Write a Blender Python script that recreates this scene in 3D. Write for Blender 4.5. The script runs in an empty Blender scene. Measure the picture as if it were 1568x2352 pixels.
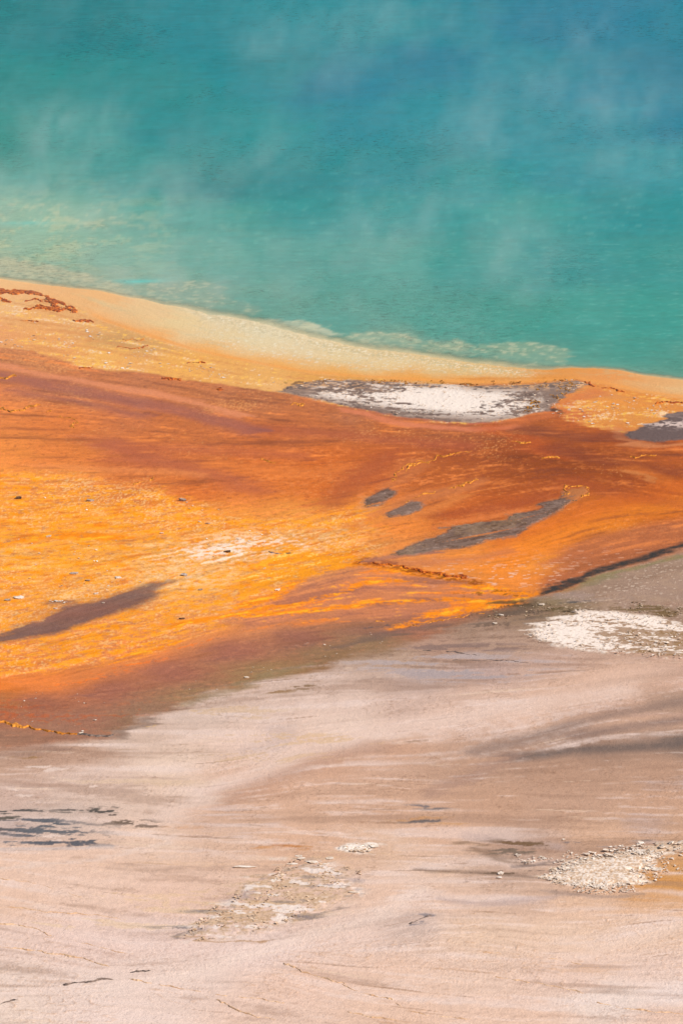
import bpy, math, random
import numpy as np
random.seed(7)
rng = np.random.default_rng(11)
sc = bpy.context.scene
COL = sc.collection

# ------------------------------------------------------------------ camera, sky, sun, exposure
H_CAM, PITCH, VFOV = 42.0, math.radians(14.0), math.radians(10.3)
cam = bpy.data.cameras.new('camera')
cam_o = bpy.data.objects.new('camera', cam)
COL.objects.link(cam_o)
cam_o.location = (0, 0, H_CAM)
cam_o.rotation_euler = (math.pi / 2 - PITCH, 0, 0)
cam.sensor_fit = 'VERTICAL'
cam.angle_y = VFOV
cam.clip_start = 1.0
cam.clip_end = 9000
sc.camera = cam_o

SUN_EL, SUN_AZ = math.radians(42), math.radians(118)      # azimuth from +Y towards +X
w = bpy.data.worlds.new('World')
sc.world = w
w.use_nodes = True
nt = w.node_tree
sky = nt.nodes.new('ShaderNodeTexSky')
sky.sky_type = 'NISHITA'
sky.sun_disc = False
sky.sun_elevation = SUN_EL
sky.sun_rotation = SUN_AZ
sky.air_density = 1.0
sky.dust_density = 1.5
nt.links.new(sky.outputs[0], nt.nodes['Background'].inputs[0])
nt.nodes['Background'].inputs[1].default_value = 0.08
sun = bpy.data.lights.new('sun', 'SUN')
sun.energy = 4.0
sun.angle = math.radians(0.5)
sun.color = (1.0, 0.92, 0.82)
sun_o = bpy.data.objects.new('sun', sun)
COL.objects.link(sun_o)
sun_o.location = (100, -50, 120)
sun_o.rotation_euler = (math.pi / 2 - SUN_EL, 0, math.pi - SUN_AZ)
sc.view_settings.view_transform = 'Standard'
sc.view_settings.look = 'None'
sc.view_settings.exposure = 0.30
sc.view_settings.gamma = 1
sc.view_settings.use_curve_mapping = False
sc.cycles.volume_step_rate = 2.0
sc.cycles.volume_max_steps = 128
sc.cycles.max_bounces = 6
sc.cycles.volume_bounces = 1
sc.cycles.transparent_max_bounces = 8
KEXP = 1.18        # what a white horizontal face returns under this sun and sky

# ------------------------------------------------------------------ survey coordinates
# features were measured on the photograph's 1568 x 2352 grid and are carried to the ground here
F = 1176 / math.tan(VFOV / 2)
CP, SP = math.cos(PITCH), math.sin(PITCH)
def to_world(u, v, z=0.0):
    u = np.asarray(u, float); v = np.asarray(v, float)
    s = (v - 1176) / F
    dy = CP - s * SP; dz = -SP - s * CP
    t = (z - H_CAM) / dz
    return (u - 784) / F * t, dy * t
def to_survey(X, Y):
    dep = Y * CP + H_CAM * SP
    dn = -Y * SP + H_CAM * CP
    return 784 + F * X / dep, 1176 + F * dn / dep

def lin(c):
    c = np.asarray(c, float) / 255.0
    return np.where(c <= 0.04045, c / 12.92, ((c + 0.055) / 1.055) ** 2.4)
def alb(c):
    return np.minimum(lin(c) / KEXP, 0.86)

# ------------------------------------------------------------------ noise
def _hash(ix, iy, seed):
    h = (ix * 374761393 + iy * 668265263 + seed * 974634777) & 0xFFFFFFFF
    h = ((h ^ (h >> 13)) * 1274126177) & 0xFFFFFFFF
    return (h ^ (h >> 16)) & 0xFFFFFFFF
def perlin(x, y, seed=0):
    ix = np.floor(x); iy = np.floor(y)
    fx = (x - ix).astype(np.float32); fy = (y - iy).astype(np.float32)
    ix = ix.astype(np.int64); iy = iy.astype(np.int64)
    sx = fx * fx * fx * (fx * (fx * 6 - 15) + 10); sy = fy * fy * fy * (fy * (fy * 6 - 15) + 10)
    def g(a, b, dx, dy):
        an = (_hash(ix + a, iy + b, seed) & 1023).astype(np.int32)
        return GX[an] * dx + GY[an] * dy
    n0 = g(0, 0, fx, fy) * (1 - sx) + g(1, 0, fx - 1, fy) * sx
    n1 = g(0, 1, fx, fy - 1) * (1 - sx) + g(1, 1, fx - 1, fy - 1) * sx
    return (n0 * (1 - sy) + n1 * sy) * 1.5
_a = np.arange(1024) / 1024 * 2 * np.pi
GX = np.cos(_a).astype(np.float32); GY = np.sin(_a).astype(np.float32)
def fbm(x, y, seed=0, octv=4, gain=0.55):
    s = 0; a = 1.0; t = 0
    for i in range(octv):
        s = s + a * perlin(x * 2 ** i + 17.3 * i, y * 2 ** i - 9.1 * i, seed + i * 13)
        t += a; a *= gain
    return s / t * 1.35
def sm(x, a, b):
    t = np.clip((x - a) / (b - a), 0, 1)
    return t * t * (3 - 2 * t)
def rot(X, Y, deg):
    a = math.radians(deg)
    return X * math.cos(a) + Y * math.sin(a), -X * math.sin(a) + Y * math.cos(a)

VS = 2.5      # one survey unit up the picture is this many sideways, in the metric used for edges
def pdist(poly, u, v, closed=True):
    """signed distance (inside +) of points to a polygon, or minus distance to a polyline"""
    P = np.asarray(poly, float)
    n = len(P)
    d2 = np.full(u.shape, 1e12); ins = np.zeros(u.shape, bool)
    for i in range(n if closed else n - 1):
        ax, ay = P[i][0], P[i][1]; bx, by = P[(i + 1) % n][0], P[(i + 1) % n][1]
        ex, ey = bx - ax, (by - ay) * VS
        px, py = u - ax, (v - ay) * VS
        t = np.clip((px * ex + py * ey) / (ex * ex + ey * ey + 1e-9), 0, 1)
        d2 = np.minimum(d2, (px - t * ex) ** 2 + (py - t * ey) ** 2)
        if closed and ay != by:
            c = ((ay > v) != (by > v)) & (u < (bx - ax) * (v - ay) / (by - ay) + ax)
            ins ^= c
    d = np.sqrt(d2)
    return np.where(ins, d, -d) if closed else -d
def boxed(poly, u, v, margin, closed=True):
    P = np.asarray(poly, float)[:, :2]
    out = np.full(u.shape, -1e3)
    k = (u > P[:, 0].min() - margin) & (u < P[:, 0].max() + margin) & \
        (v > P[:, 1].min() - margin / VS) & (v < P[:, 1].max() + margin / VS)
    if k.any():
        out[k] = pdist(poly, u[k], v[k], closed)
    return out

# ------------------------------------------------------------------ measured lines and areas
SHORE = [(-900,560),(-400,596),(-150,625),(0,641),(100,654),(200,666),(260,676),(350,694),(425,708),(480,724),(525,729),(575,739),
  (640,757),(700,770),(784,792),(859,804),(934,811),(1009,824),(1084,834),(1159,843),(1224,850),(1274,850),(1309,846),(1359,847),
  (1409,851),(1484,864),(1568,874),(1750,890),(2000,900),(2600,880)]
RIM_LOW = [(-900,600),(-300,680),(0,690),(100,690),(160,698),(190,709),(225,734),(280,754),(350,779),(425,804),(500,821),(600,841),(700,859),(784,866),
  (934,876),(1084,883),(1209,881),(1284,876),(1329,874),(1400,888),(1480,905),(1568,917),(1750,940),(2000,950),(2600,940)]
BAND_LOW = [(-900,720),(-300,780),(0,801),(50,806),(85,809),(125,824),(190,844),(250,854),(350,859),(425,876),(500,884),(600,901),(665,908),
  (770,932),(850,951),(931,965),(1011,975),(1092,978),(1152,976),(1212,958),(1260,950),(1300,965),(1380,990),(1484,1010),(1568,1003),(1750,1010),(2600,1010)]
MAT_LOW = [(-900,1900),(-300,1780),(0,1728),(60,1718),(150,1704),(260,1696),(330,1655),(430,1617),(520,1588),(600,1572),(700,1547),(760,1527),(850,1498),
  (950,1476),(1030,1452),(1100,1425),(1180,1405),(1224,1380),(1280,1357),(1340,1335),(1400,1310),(1484,1290),(1568,1266),(1700,1225),(2000,1140),(2600,1040)]
def below(line):        # area under a line
    return [(-90000, line[0][1])] + line + [(90000, line[-1][1]), (90000, 90000), (-90000, 90000)]

WHITE_ISLE = [(640,904),(665,893),(700,880),(729,876),(810,876),(890,880),(971,884),(1092,889),(1212,886),(1260,881),(1320,876),(1350,884),(1325,900),(1305,910),
  (1285,922),(1273,937),(1253,947),(1212,953),(1192,963),(1152,972),(1092,975),(1011,972),(931,962),(850,948),(770,929),(689,914)]
WHITE_CORE = [(761,898),(798,890),(870,893),(931,887),(963,898),(1011,902),(1051,897),(1092,907),(1150,912),(1212,911),(1220,932),(1200,947),(1132,956),(1031,950),
  (931,938),(850,924),(761,912)]
RIGHT_ISLE = [(1640,925),(1568,949),(1524,962),(1500,972),(1484,979),(1452,989),(1425,1000),(1444,1012),(1484,1019),(1568,1012),(1640,1005)]
LONG_ISLE = [(891,1278),(949,1253),(1014,1230),(1019,1216),(1084,1208),(1154,1200),(1164,1186),(1224,1178),(1249,1156),(1289,1146),(1300,1130),(1340,1122),(1352,1140),
  (1316,1156),(1299,1173),(1259,1193),(1209,1218),(1179,1240),(1109,1248),(1064,1263),(1004,1268),(949,1281)]
ISLE_A = [(837,1150),(859,1138),(880,1128),(904,1120),(912,1138),(884,1158),(869,1169),(840,1170)]
ISLE_B = [(879,1188),(909,1168),(934,1158),(964,1158),(959,1178),(924,1190),(884,1196)]
RIGHT_CRUST = [(1194,1466),(1225,1450),(1214,1437),(1262,1424),(1310,1416),(1319,1403),(1384,1407),(1484,1416),(1568,1434),(1680,1455),(1680,1530),(1568,1522),
  (1484,1517),(1409,1507),(1345,1503),(1284,1495),(1234,1480)]
HEAP = [(1245,2023),(1266,2003),(1300,1990),(1345,1975),(1400,1965),(1460,1960),(1530,1962),(1490,1985),(1500,2000),(1470,2025),(1440,2040),(1380,2047),(1330,2042),(1280,2036)]
HEAP_TAIL = [(1325,1975),(1380,1962),(1450,1950),(1490,1942),(1540,1937),(1568,1940),(1568,1952),(1500,1958),(1460,1970),(1400,1978),(1345,1985)]
MID_CRUST = [(396,2160),(430,2138),(470,2110),(500,2080),(560,2040),(600,2018),(640,1995),(700,1978),(760,1985),(830,2005),(825,2050),(790,2078),(740,2108),(680,2120),(600,2140),(540,2165),(450,2168)]
SMALL_CRUST = [(787,1950),(815,1944),(870,1945),(852,1954),(840,1966),(800,1962)]
WEDGE = [(-200,1500),(0,1462),(50,1440),(105,1430),(135,1400),(225,1385),(300,1357),(350,1343),(410,1333),(375,1365),(345,1385),(280,1408),(200,1438),(130,1462),(0,1482),(-200,1540)]
FLOW_HI = [(784,1310),(830,1300),(950,1318),(1064,1335),(1134,1356),(1224,1378),(1190,1395),(1100,1412),(1020,1432),(950,1445),(915,1442),(960,1420),(860,1428),(784,1425),(700,1436),
  (760,1412),(640,1440),(560,1450),(500,1430),(640,1370),(720,1330)]

# base colours (what the mats, silica and stain look like in daylight), measured here and there
RIM_S = [(0,650,240,188,128),(100,668,238,182,120),(200,690,238,182,118),(300,710,236,198,142),(400,740,232,204,150),(500,765,228,204,156),(600,780,228,208,164),(700,800,228,206,162),
 (800,820,228,204,155),(900,830,228,200,148),(1000,840,226,195,140),(1100,852,228,190,125),(1200,862,226,178,108),(1300,860,226,150,72),(1400,875,230,152,80),(1500,888,228,172,112),(1568,900,228,186,130),
 (250,738,240,178,112),(350,772,240,176,106),(500,815,238,174,96),(650,845,236,172,90),(800,862,234,170,85),(950,872,232,162,74),(1100,878,230,150,62),(1220,875,228,146,58),(100,688,238,176,112),
 (0,690,240,185,125),(1450,900,230,165,95),(1568,915,232,160,85),(600,760,225,210,172),(520,735,226,206,166),(-600,640,236,190,135),(2000,930,230,170,100)]
BAND_S = [(0,700,238,186,125),(0,760,232,160,102),(100,780,236,165,95),(60,740,234,175,110),(200,740,228,172,108),(280,790,205,155,95),(250,820,240,178,92),(350,805,215,162,98),(400,830,236,172,85),
 (500,850,232,170,92),(600,870,232,172,92),(640,890,236,180,110),(450,865,240,175,90),(300,845,238,172,95),(150,820,232,160,92),(700,872,228,165,80),(800,875,220,155,75),(950,882,215,145,75),(1200,888,205,130,70),
 (1280,955,215,120,65),(1330,930,226,140,65),(1400,930,232,150,65),(1380,970,225,150,72),(1450,960,225,150,70),(1500,930,228,145,62),(1568,940,222,140,60),(1400,985,215,130,62),(1320,970,205,105,55),(700,925,185,115,95),(900,955,185,105,80),(1050,977,195,110,80),(-600,720,232,165,100),(2000,980,220,140,70)]
MAT_S = [(0,812,178,112,88),(100,822,182,112,88),(0,900,190,108,80),(150,900,176,102,82),(300,890,180,105,84),(450,905,178,104,82),(600,930,172,98,75),(800,965,165,94,76),
 (0,960,205,115,75),(150,980,200,108,68),(300,960,180,98,72),(450,980,178,96,68),(600,1000,178,92,62),(750,990,175,92,62),(900,1000,168,88,60),(1050,1000,158,82,60),(1200,1000,152,74,46),(1350,1010,168,80,45),
 (0,1040,222,130,74),(150,1050,204,112,68),(300,1060,178,92,66),(450,1060,188,98,64),(600,1060,194,98,56),(750,1060,192,94,50),(900,1050,182,88,52),(1050,1040,168,80,52),(1200,1040,152,70,44),(1350,1040,156,72,42),(1480,1040,166,80,48),(1568,1040,172,82,48),
 (0,1085,236,144,76),(150,1100,232,142,76),(300,1120,198,106,66),(450,1130,198,100,56),(600,1120,202,104,54),(750,1130,194,96,50),(850,1100,188,92,54),(1000,1110,178,88,50),(1150,1120,160,74,42),(1300,1110,158,72,42),(1450,1110,152,68,38),(1568,1110,168,78,38),
 (0,1200,240,150,66),(200,1200,240,150,62),(400,1190,234,144,70),(550,1200,230,142,70),(690,1190,228,145,75),(800,1170,212,120,60),(900,1205,216,120,62),(1000,1150,190,100,60),(1050,1175,178,84,42),(1150,1150,170,78,42),(1350,1180,186,94,44),(1450,1180,188,94,38),(1568,1180,186,92,38),
 (0,1280,236,162,92),(200,1290,240,160,76),(400,1290,236,168,98),(560,1270,236,180,125),(700,1250,232,160,95),(800,1230,228,142,78),(900,1310,215,128,78),(1100,1290,215,124,62),(1250,1240,220,118,42),(1180,1280,222,122,50),(1400,1220,206,112,38),(1568,1215,186,94,42),
 (0,1360,232,146,82),(150,1350,240,160,85),(430,1335,234,175,120),(600,1320,232,156,84),(730,1325,228,150,92),(1250,1300,222,132,62),(1290,1335,180,96,60),(1360,1290,172,94,58),(1450,1268,172,94,56),(1568,1245,176,92,50),(1200,1345,216,122,62),(1100,1330,205,122,72),(1000,1300,205,120,75),
 (0,1420,238,150,74),(150,1480,226,134,80),(300,1450,224,134,80),(480,1400,224,144,94),(620,1380,222,130,78),(800,1360,185,110,86),(900,1370,190,115,82),(0,1520,216,120,76),(150,1515,228,134,78),(300,1500,222,124,76),(450,1450,216,128,88),(600,1430,192,118,94),(700,1420,180,112,90),(850,1410,180,112,88),(950,1440,150,106,88),
 (0,1580,222,118,56),(100,1570,218,118,70),(180,1555,200,112,76),(0,1612,160,98,68),(100,1620,144,96,76),(250,1590,146,98,82),(400,1550,146,98,82),(550,1500,146,98,82),(700,1470,138,96,82),(850,1450,130,98,82),(0,1650,144,100,78),(200,1660,144,106,90),(0,1700,148,116,100),(150,1690,146,112,96),
 (350,1640,138,112,94),(450,1600,142,118,90),(600,1550,140,118,86),(750,1505,130,108,82),(850,1480,132,112,88),(300,1668,132,108,90),(1050,1440,135,104,86),(1180,1395,128,98,80),(-600,1300,238,150,70),(-600,1000,200,112,75),(-600,1600,160,105,82),(2100,1050,165,80,45),(2100,1150,190,98,42)]
PALE_S = [(0,1760,184,152,136),(90,1722,168,134,118),(150,1732,178,146,130),(300,1700,198,174,162),(450,1650,200,178,168),(600,1610,202,178,168),(750,1560,192,168,158),(900,1520,178,152,138),(1000,1490,168,136,122),(860,1500,150,124,104),(1100,1452,152,126,112),(1200,1410,138,114,98),(1250,1395,128,112,90),(1350,1350,150,126,112),(1500,1310,152,128,114),(1568,1360,156,132,120),(1450,1380,158,134,122),
 (1150,1490,172,144,130),(1100,1550,180,156,152),(950,1570,184,162,156),(1250,1530,188,158,146),(1400,1565,206,172,154),(1568,1560,196,162,146),(800,1620,206,182,172),(950,1630,196,170,160),(1100,1600,200,170,156),(1300,1600,202,168,150),(1568,1620,166,138,124),
 (0,1830,194,168,158),(200,1800,208,184,174),(400,1760,216,192,178),(600,1720,222,195,182),(800,1668,222,197,184),(1000,1650,212,182,168),(1200,1640,205,172,155),(1400,1640,186,152,136),(1480,1665,190,156,138),(1500,1700,150,124,112),(1568,1705,118,102,96),(1568,1668,178,146,130),
 (900,1720,190,152,132),(750,1760,194,156,136),(600,1815,200,162,142),(1050,1750,180,146,128),(1200,1735,166,134,118),(1350,1720,148,122,110),(1300,1780,176,142,124),(1500,1770,176,142,124),(560,1800,205,168,148),(850,1700,212,184,170),
 (0,1900,196,176,170),(150,1880,196,176,168),(300,1850,212,188,176),(430,1830,215,190,176),(500,1865,202,166,146),(700,1850,200,164,144),(900,1850,194,158,138),(1100,1850,186,150,130),(1300,1850,184,150,132),(1500,1850,188,152,132),
 (0,1970,220,188,170),(200,1970,222,190,172),(350,1930,216,188,172),(500,1930,206,174,156),(700,1950,205,168,146),(900,1950,208,176,156),(1050,1920,200,164,144),(1200,1940,172,142,128),(1400,1920,200,164,142),(1568,1900,192,156,134),(1150,2010,184,156,142),(1000,2000,208,178,160),
 (0,2080,220,188,170),(200,2050,222,192,176),(400,2060,220,188,172),(900,2060,220,188,170),(1050,2060,208,178,162),(1200,2080,198,168,152),(1350,2080,212,178,156),(1500,2080,210,170,140),(1568,2020,198,148,98),(1520,2040,196,144,92),
 (0,2160,225,198,186),(200,2170,228,200,188),(380,2150,226,200,190),(600,2190,232,206,194),(800,2150,225,198,185),(930,2130,200,178,170),(1100,2150,216,188,170),(1300,2150,222,192,172),(1500,2140,224,194,174),
 (0,2260,228,205,192),(200,2280,232,208,195),(400,2250,230,205,192),(700,2260,225,192,174),(900,2250,222,190,172),(1100,2250,228,198,180),(1300,2250,228,198,182),(1500,2230,228,200,185),(0,2340,232,208,192),(300,2340,230,205,192),(600,2330,226,196,180),(900,2330,220,188,170),(1200,2330,222,190,172),(1400,2300,232,212,200),(1568,2290,235,215,205),(1568,2340,220,190,175),
 (-700,2000,215,186,170),(2200,2000,205,172,152),(700,2800,215,186,170),(2200,1500,170,142,128)]
WATER_S = [(0,20,38,124,134),(200,60,34,122,134),(450,60,38,130,146),(700,50,44,136,152),(900,60,50,138,154),(1050,80,42,130,152),(1250,60,34,120,152),(1400,40,40,122,156),(1568,60,36,124,152),(1568,150,32,118,148),
 (100,200,48,132,134),(300,200,42,132,138),(600,150,42,132,146),(800,200,36,122,150),(1000,130,34,120,150),(1200,150,46,132,154),(1400,200,44,126,154),(1560,280,36,122,152),(0,300,52,136,132),(200,300,56,142,142),(400,300,40,132,140),(600,300,44,138,146),(800,280,40,130,150),(1000,260,46,136,154),(1200,300,46,136,154),(1400,280,46,134,156),
 (100,400,76,150,140),(300,400,60,144,140),(500,430,40,130,132),(700,420,36,132,136),(900,400,42,138,146),(1100,420,50,144,146),(1300,400,50,140,150),(1500,380,54,144,154),(0,480,130,172,150),(150,520,108,176,156),(300,500,84,158,146),(500,500,66,152,142),(700,480,52,144,142),(900,480,54,146,144),(1200,480,62,152,146),(1450,480,42,140,142),
 (100,580,128,176,152),(300,600,100,166,148),(500,600,78,158,144),(700,600,70,154,142),(900,600,74,156,144),(1100,600,56,150,142),(1300,600,46,144,142),(1500,600,50,146,140),(0,622,160,172,146),(250,650,140,170,148),(450,680,104,158,140),(600,700,86,154,138),(800,720,80,154,140),(1000,740,64,152,138),(1200,730,56,150,136),(1400,740,60,154,140),(1500,720,56,154,140),(1400,830,70,152,136),(1568,850,76,148,132),(1250,830,80,148,130),(900,785,110,158,138),
 (-600,400,90,150,140),(2200,400,45,130,150),(2200,0,34,118,150),(-600,0,45,125,135)]
SHELVES = [  # drowned silica shelves seen through the water: area, colour, opacity, feather
 ([(-150,606),(0,592),(60,598),(130,612),(220,636),(280,652),(340,690),(260,690),(100,668),(-150,640)], (196,190,156), .9, 20),
 ([(305,668),(322,652),(350,644),(400,641),(450,646),(510,660),(500,672),(560,690),(600,715),(560,735),(470,715),(400,700),(330,690)], (136,162,138), .7, 20),
 ([(580,744),(600,736),(650,733),(700,736),(750,748),(780,765),(740,772),(680,772),(620,765)], (196,200,168), .85, 14),
 ([(760,775),(800,768),(860,764),(900,765),(950,772),(974,786),(960,800),(900,808),(830,805),(770,795)], (158,178,148), .8, 14),
 ([(960,800),(985,784),(1030,777),(1070,782),(1090,795),(1080,812),(1020,822)], (150,172,142), .8, 14),
 ([(1080,812),(1104,790),(1160,783),(1230,786),(1300,802),(1314,818),(1280,842),(1200,846),(1120,838)], (138,168,138), .75, 16),
 ([(-100,455),(0,450),(120,462),(250,475),(320,500),(250,530),(100,520),(-100,520)], (150,186,158), .45, 40),
]

def shepard_grid(S, u0, u1, v0, v1, st, add=(0, 0, 0), mul=(1, 1, 1)):
    S = np.array(S, float)
    ad = np.tile(np.array(add, float), (len(S), 1))
    if add[1] == 14:      # brown samples gain no green
        br = np.clip((S[:, 2] - S[:, 3] - 48) / 22, 0, 1); ad[:, 1] *= .25 + .75 * br; ad[:, 2] += 9 * (1 - br)
    S[:, 2:5] = (S[:, 2:5] + ad * np.clip((232 - S[:, 2:3]) / 15, 0, 1)) * np.array(mul)
    gu = np.arange(u0, u1 + st, st); gv = np.arange(v0, v1 + st, st)
    U, V = np.meshgrid(gu, gv)
    num = np.zeros(U.shape + (3,)); den = np.zeros(U.shape)
    C = alb(S[:, 2:5])
    for (su, sv), c in zip(S[:, :2], C):
        w_ = 1.0 / (((U - su) ** 2 + ((V - sv) * VS) ** 2) + 900.0) ** 1.9
        num += w_[..., None] * c; den += w_
    return (num / den[..., None], u0, v0, st)
def gsample(G, u, v):
    g, u0, v0, st = G
    x = np.clip((u - u0) / st, 0, g.shape[1] - 1.001); y = np.clip((v - v0) / st, 0, g.shape[0] - 1.001)
    ix = x.astype(int); iy = y.astype(int); fx = (x - ix)[..., None]; fy = (y - iy)[..., None]
    return (g[iy, ix] * (1 - fx) + g[iy, ix + 1] * fx) * (1 - fy) + (g[iy + 1, ix] * (1 - fx) + g[iy + 1, ix + 1] * fx) * fy
G_RIM = shepard_grid(RIM_S, -900, 2400, 500, 1100, 12)
G_BAND = shepard_grid(BAND_S, -900, 2400, 600, 1200, 12)
G_MAT = shepard_grid(MAT_S, -900, 2400, 700, 1900, 12, (15, 14, 0), (1.03, 1.03, .90))
dkz = G_MAT[0]; _v = 700 + 12 * np.arange(dkz.shape[0]); _u = -900 + 12 * np.arange(dkz.shape[1])
# the oldest, rust brown mat lies right of the middle
dkz *= (1 - .30 * np.exp(-(((_u[None, :] - 1260) / 330) ** 2 + ((_v[:, None] - 1065) / 60) ** 2)))[..., None]
G_PALE = shepard_grid(PALE_S, -900, 2400, 1000, 2900, 14, (11, 7, 1))
WATER_S = [(a, b, max(0, c + (22 if b > 500 else (-8 if b < 320 else 0))), d + (5 if b < 330 else 1), e + (3 if b < 330 else 4)) for a, b, c, d, e in WATER_S]
G_WATER = shepard_grid(WATER_S, -900, 2400, -300, 1000, 16, (-24, 3, 0), (1, .98, .97))

# direction in which the water streams over mats and sinter: place (survey units) and slope
FLOW = [(0,830,.12),(300,890,.15),(500,960,.15),(800,960,.08),(1000,1000,.05),(1200,1000,.03),(1500,1020,.02),(200,700,.35),(400,780,.3),(600,830,.18),(900,870,.05),(1300,875,-.02),(1500,900,.12),
 (100,770,.1),(350,820,.12),(600,880,.12),(0,1050,0),(300,1050,0),(600,1050,-.03),(900,1100,-.25),(1000,1150,-.3),(1200,1100,-.15),(1400,1100,.1),(1500,1130,.15),(900,1270,-.25),(1100,1240,-.2),
 (1300,1170,-.35),(1300,1240,-.3),(1500,1200,-.12),(1250,1320,-.3),(1400,1290,-.25),(1100,1330,-.05),(0,1150,-.02),(200,1180,-.08),(500,1220,-.2),(650,1240,-.3),(0,1300,-.05),(300,1300,-.15),(500,1300,-.3),
 (150,1420,-.3),(300,1380,-.3),(400,1450,-.3),(200,1530,-.25),(600,1430,-.2),(800,1390,-.12),(1000,1380,0),(1100,1350,.15),(950,1320,.2),(1100,1410,-.18),(700,1330,-.25),(0,1620,.05),(200,1620,-.05),
 (400,1560,-.15),(700,1470,-.12),(900,1450,-.05),(1300,1350,-.1),(1500,1350,-.05),(1500,1450,.12),(1300,1470,.1),(1000,1530,.04),(800,1580,-.02),(500,1700,.05),(200,1760,.04),(800,1660,-.15),(600,1760,-.25),
 (1100,1640,-.12),(1400,1600,-.2),(1300,1690,-.25),(1500,1660,-.05),(1500,1710,-.02),(1100,1760,-.1),(900,1800,.05),(1200,1850,.05),(1500,1850,.06),(100,1880,.03),(300,1880,.1),(0,2050,.15),(200,2100,.12),
 (500,2050,.05),(800,1950,.08),(1100,2010,.03),(1000,2080,.02),(1300,2060,.05),(1500,2080,.08),(0,2150,.2),(200,2200,.2),(300,2250,-.12),(500,2200,-.15),(700,2160,-.2),(900,2120,-.2),(1200,2150,.1),
 (1400,2170,-.15),(1500,2150,-.2),(700,2260,.25),(900,2300,.12),(1200,2250,.12),(1400,2250,.05),(1500,2320,.03),(100,2300,0),(400,2320,.1)]
FU0, FU1, FV0, FV1 = -320., 1890., 540., 2470.
def streaks(st, length, seed):
    """noise drawn out along the flow"""
    gu = np.arange(FU0, FU1, st); gv = np.arange(FV0, FV1, st)
    nz = np.random.default_rng(seed).standard_normal((len(gv), len(gu))).astype(np.float32)
    nz = (nz + np.roll(nz, 1, 1) + np.roll(nz, 1, 0) * .6 + np.roll(nz, -1, 0) * .6)
    cs = 24.0
    cu, cv = np.meshgrid(np.arange(FU0, FU1 + cs, cs), np.arange(FV0, FV1 + cs, cs))
    num = np.zeros(cu.shape); den = np.zeros(cu.shape)
    for fu, fv, fs_ in FLOW:
        w_ = 1 / ((cu - fu) ** 2 + ((cv - fv) * 2.2) ** 2 + 1600) ** 1.6
        num += w_ * fs_; den += w_
    SG = ((num / den)[..., None], FU0, FV0, cs)
    U, V = np.meshgrid(gu, gv)
    SL = gsample(SG, U.ravel(), V.ravel())[:, 0].reshape(U.shape).astype(np.float32)
    acc = nz.copy(); n = max(3, int(length / st))
    for sgn in (-1, 1):
        pu = np.arange(len(gu))[None, :] + np.zeros(U.shape, np.float32); pv = np.arange(len(gv))[:, None] + np.zeros(U.shape, np.float32)
        for i in range(n):
            iu = np.clip(pu.astype(np.int32), 0, len(gu) - 1); iv = np.clip(pv.astype(np.int32), 0, len(gv) - 1)
            pu = pu + sgn; pv = pv + sgn * SL[iv, iu]
            iu = np.clip(pu.astype(np.int32), 0, len(gu) - 1); iv = np.clip((pv + .5).astype(np.int32), 0, len(gv) - 1)
            acc += nz[iv, iu] * (1 - (i / n) ** 2)
    acc = acc / acc.std()
    return (acc[..., None], FU0, FV0, st), SG
L1, SLOPE = streaks(1.5, 26, 1)
L2, _ = streaks(3.0, 90, 2)
L3, _ = streaks(8.0, 260, 3)
L4, _ = streaks(1.8, 120, 4)
def stream(u, v):
    f = sm(u, FU0, FU0 + 90) * (1 - sm(u, FU1 - 90, FU1)) * sm(v, FV0, FV0 + 40) * (1 - sm(v, FV1 - 60, FV1))
    return [gsample(G, u, v)[:, 0] * f for G in (L1, L2, L3, SLOPE, L4)]
def survey_coords(X, Y):
    """survey position, and the same place drawn out along the flow (soft) and frayed (ragged)"""
    u0, v0 = to_survey(X, Y)
    wx = fbm(X / 1.6, Y / 3.0, 3, 3); wy = fbm(X / 1.6, Y / 3.0, 41, 3)
    rx = fbm(X / .30, Y / .8, 5, 3); ry = fbm(X / .30, Y / .8, 77, 3)
    k = F / (Y * CP + H_CAM * SP)
    l1, l2, l3, sl, l4 = stream(u0, v0)
    A = np.clip(13 * l2 + 14 * l3 + 4 * l1, -60, 60)
    u1 = u0 + wx * .22 * k + A; v1 = v0 + wy * 3.2 + sl * A
    u2 = u1 + rx * .10 * k; v2 = v1 + ry * 2.6
    return u0, v0, u1, v1, u2, v2, wx, wy, rx, ry, k, l1, l2, l3, l4

def mixc(col, c, m):
    c = np.asarray(c, float)
    return col * (1 - m[:, None]) + c * m[:, None]

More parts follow.
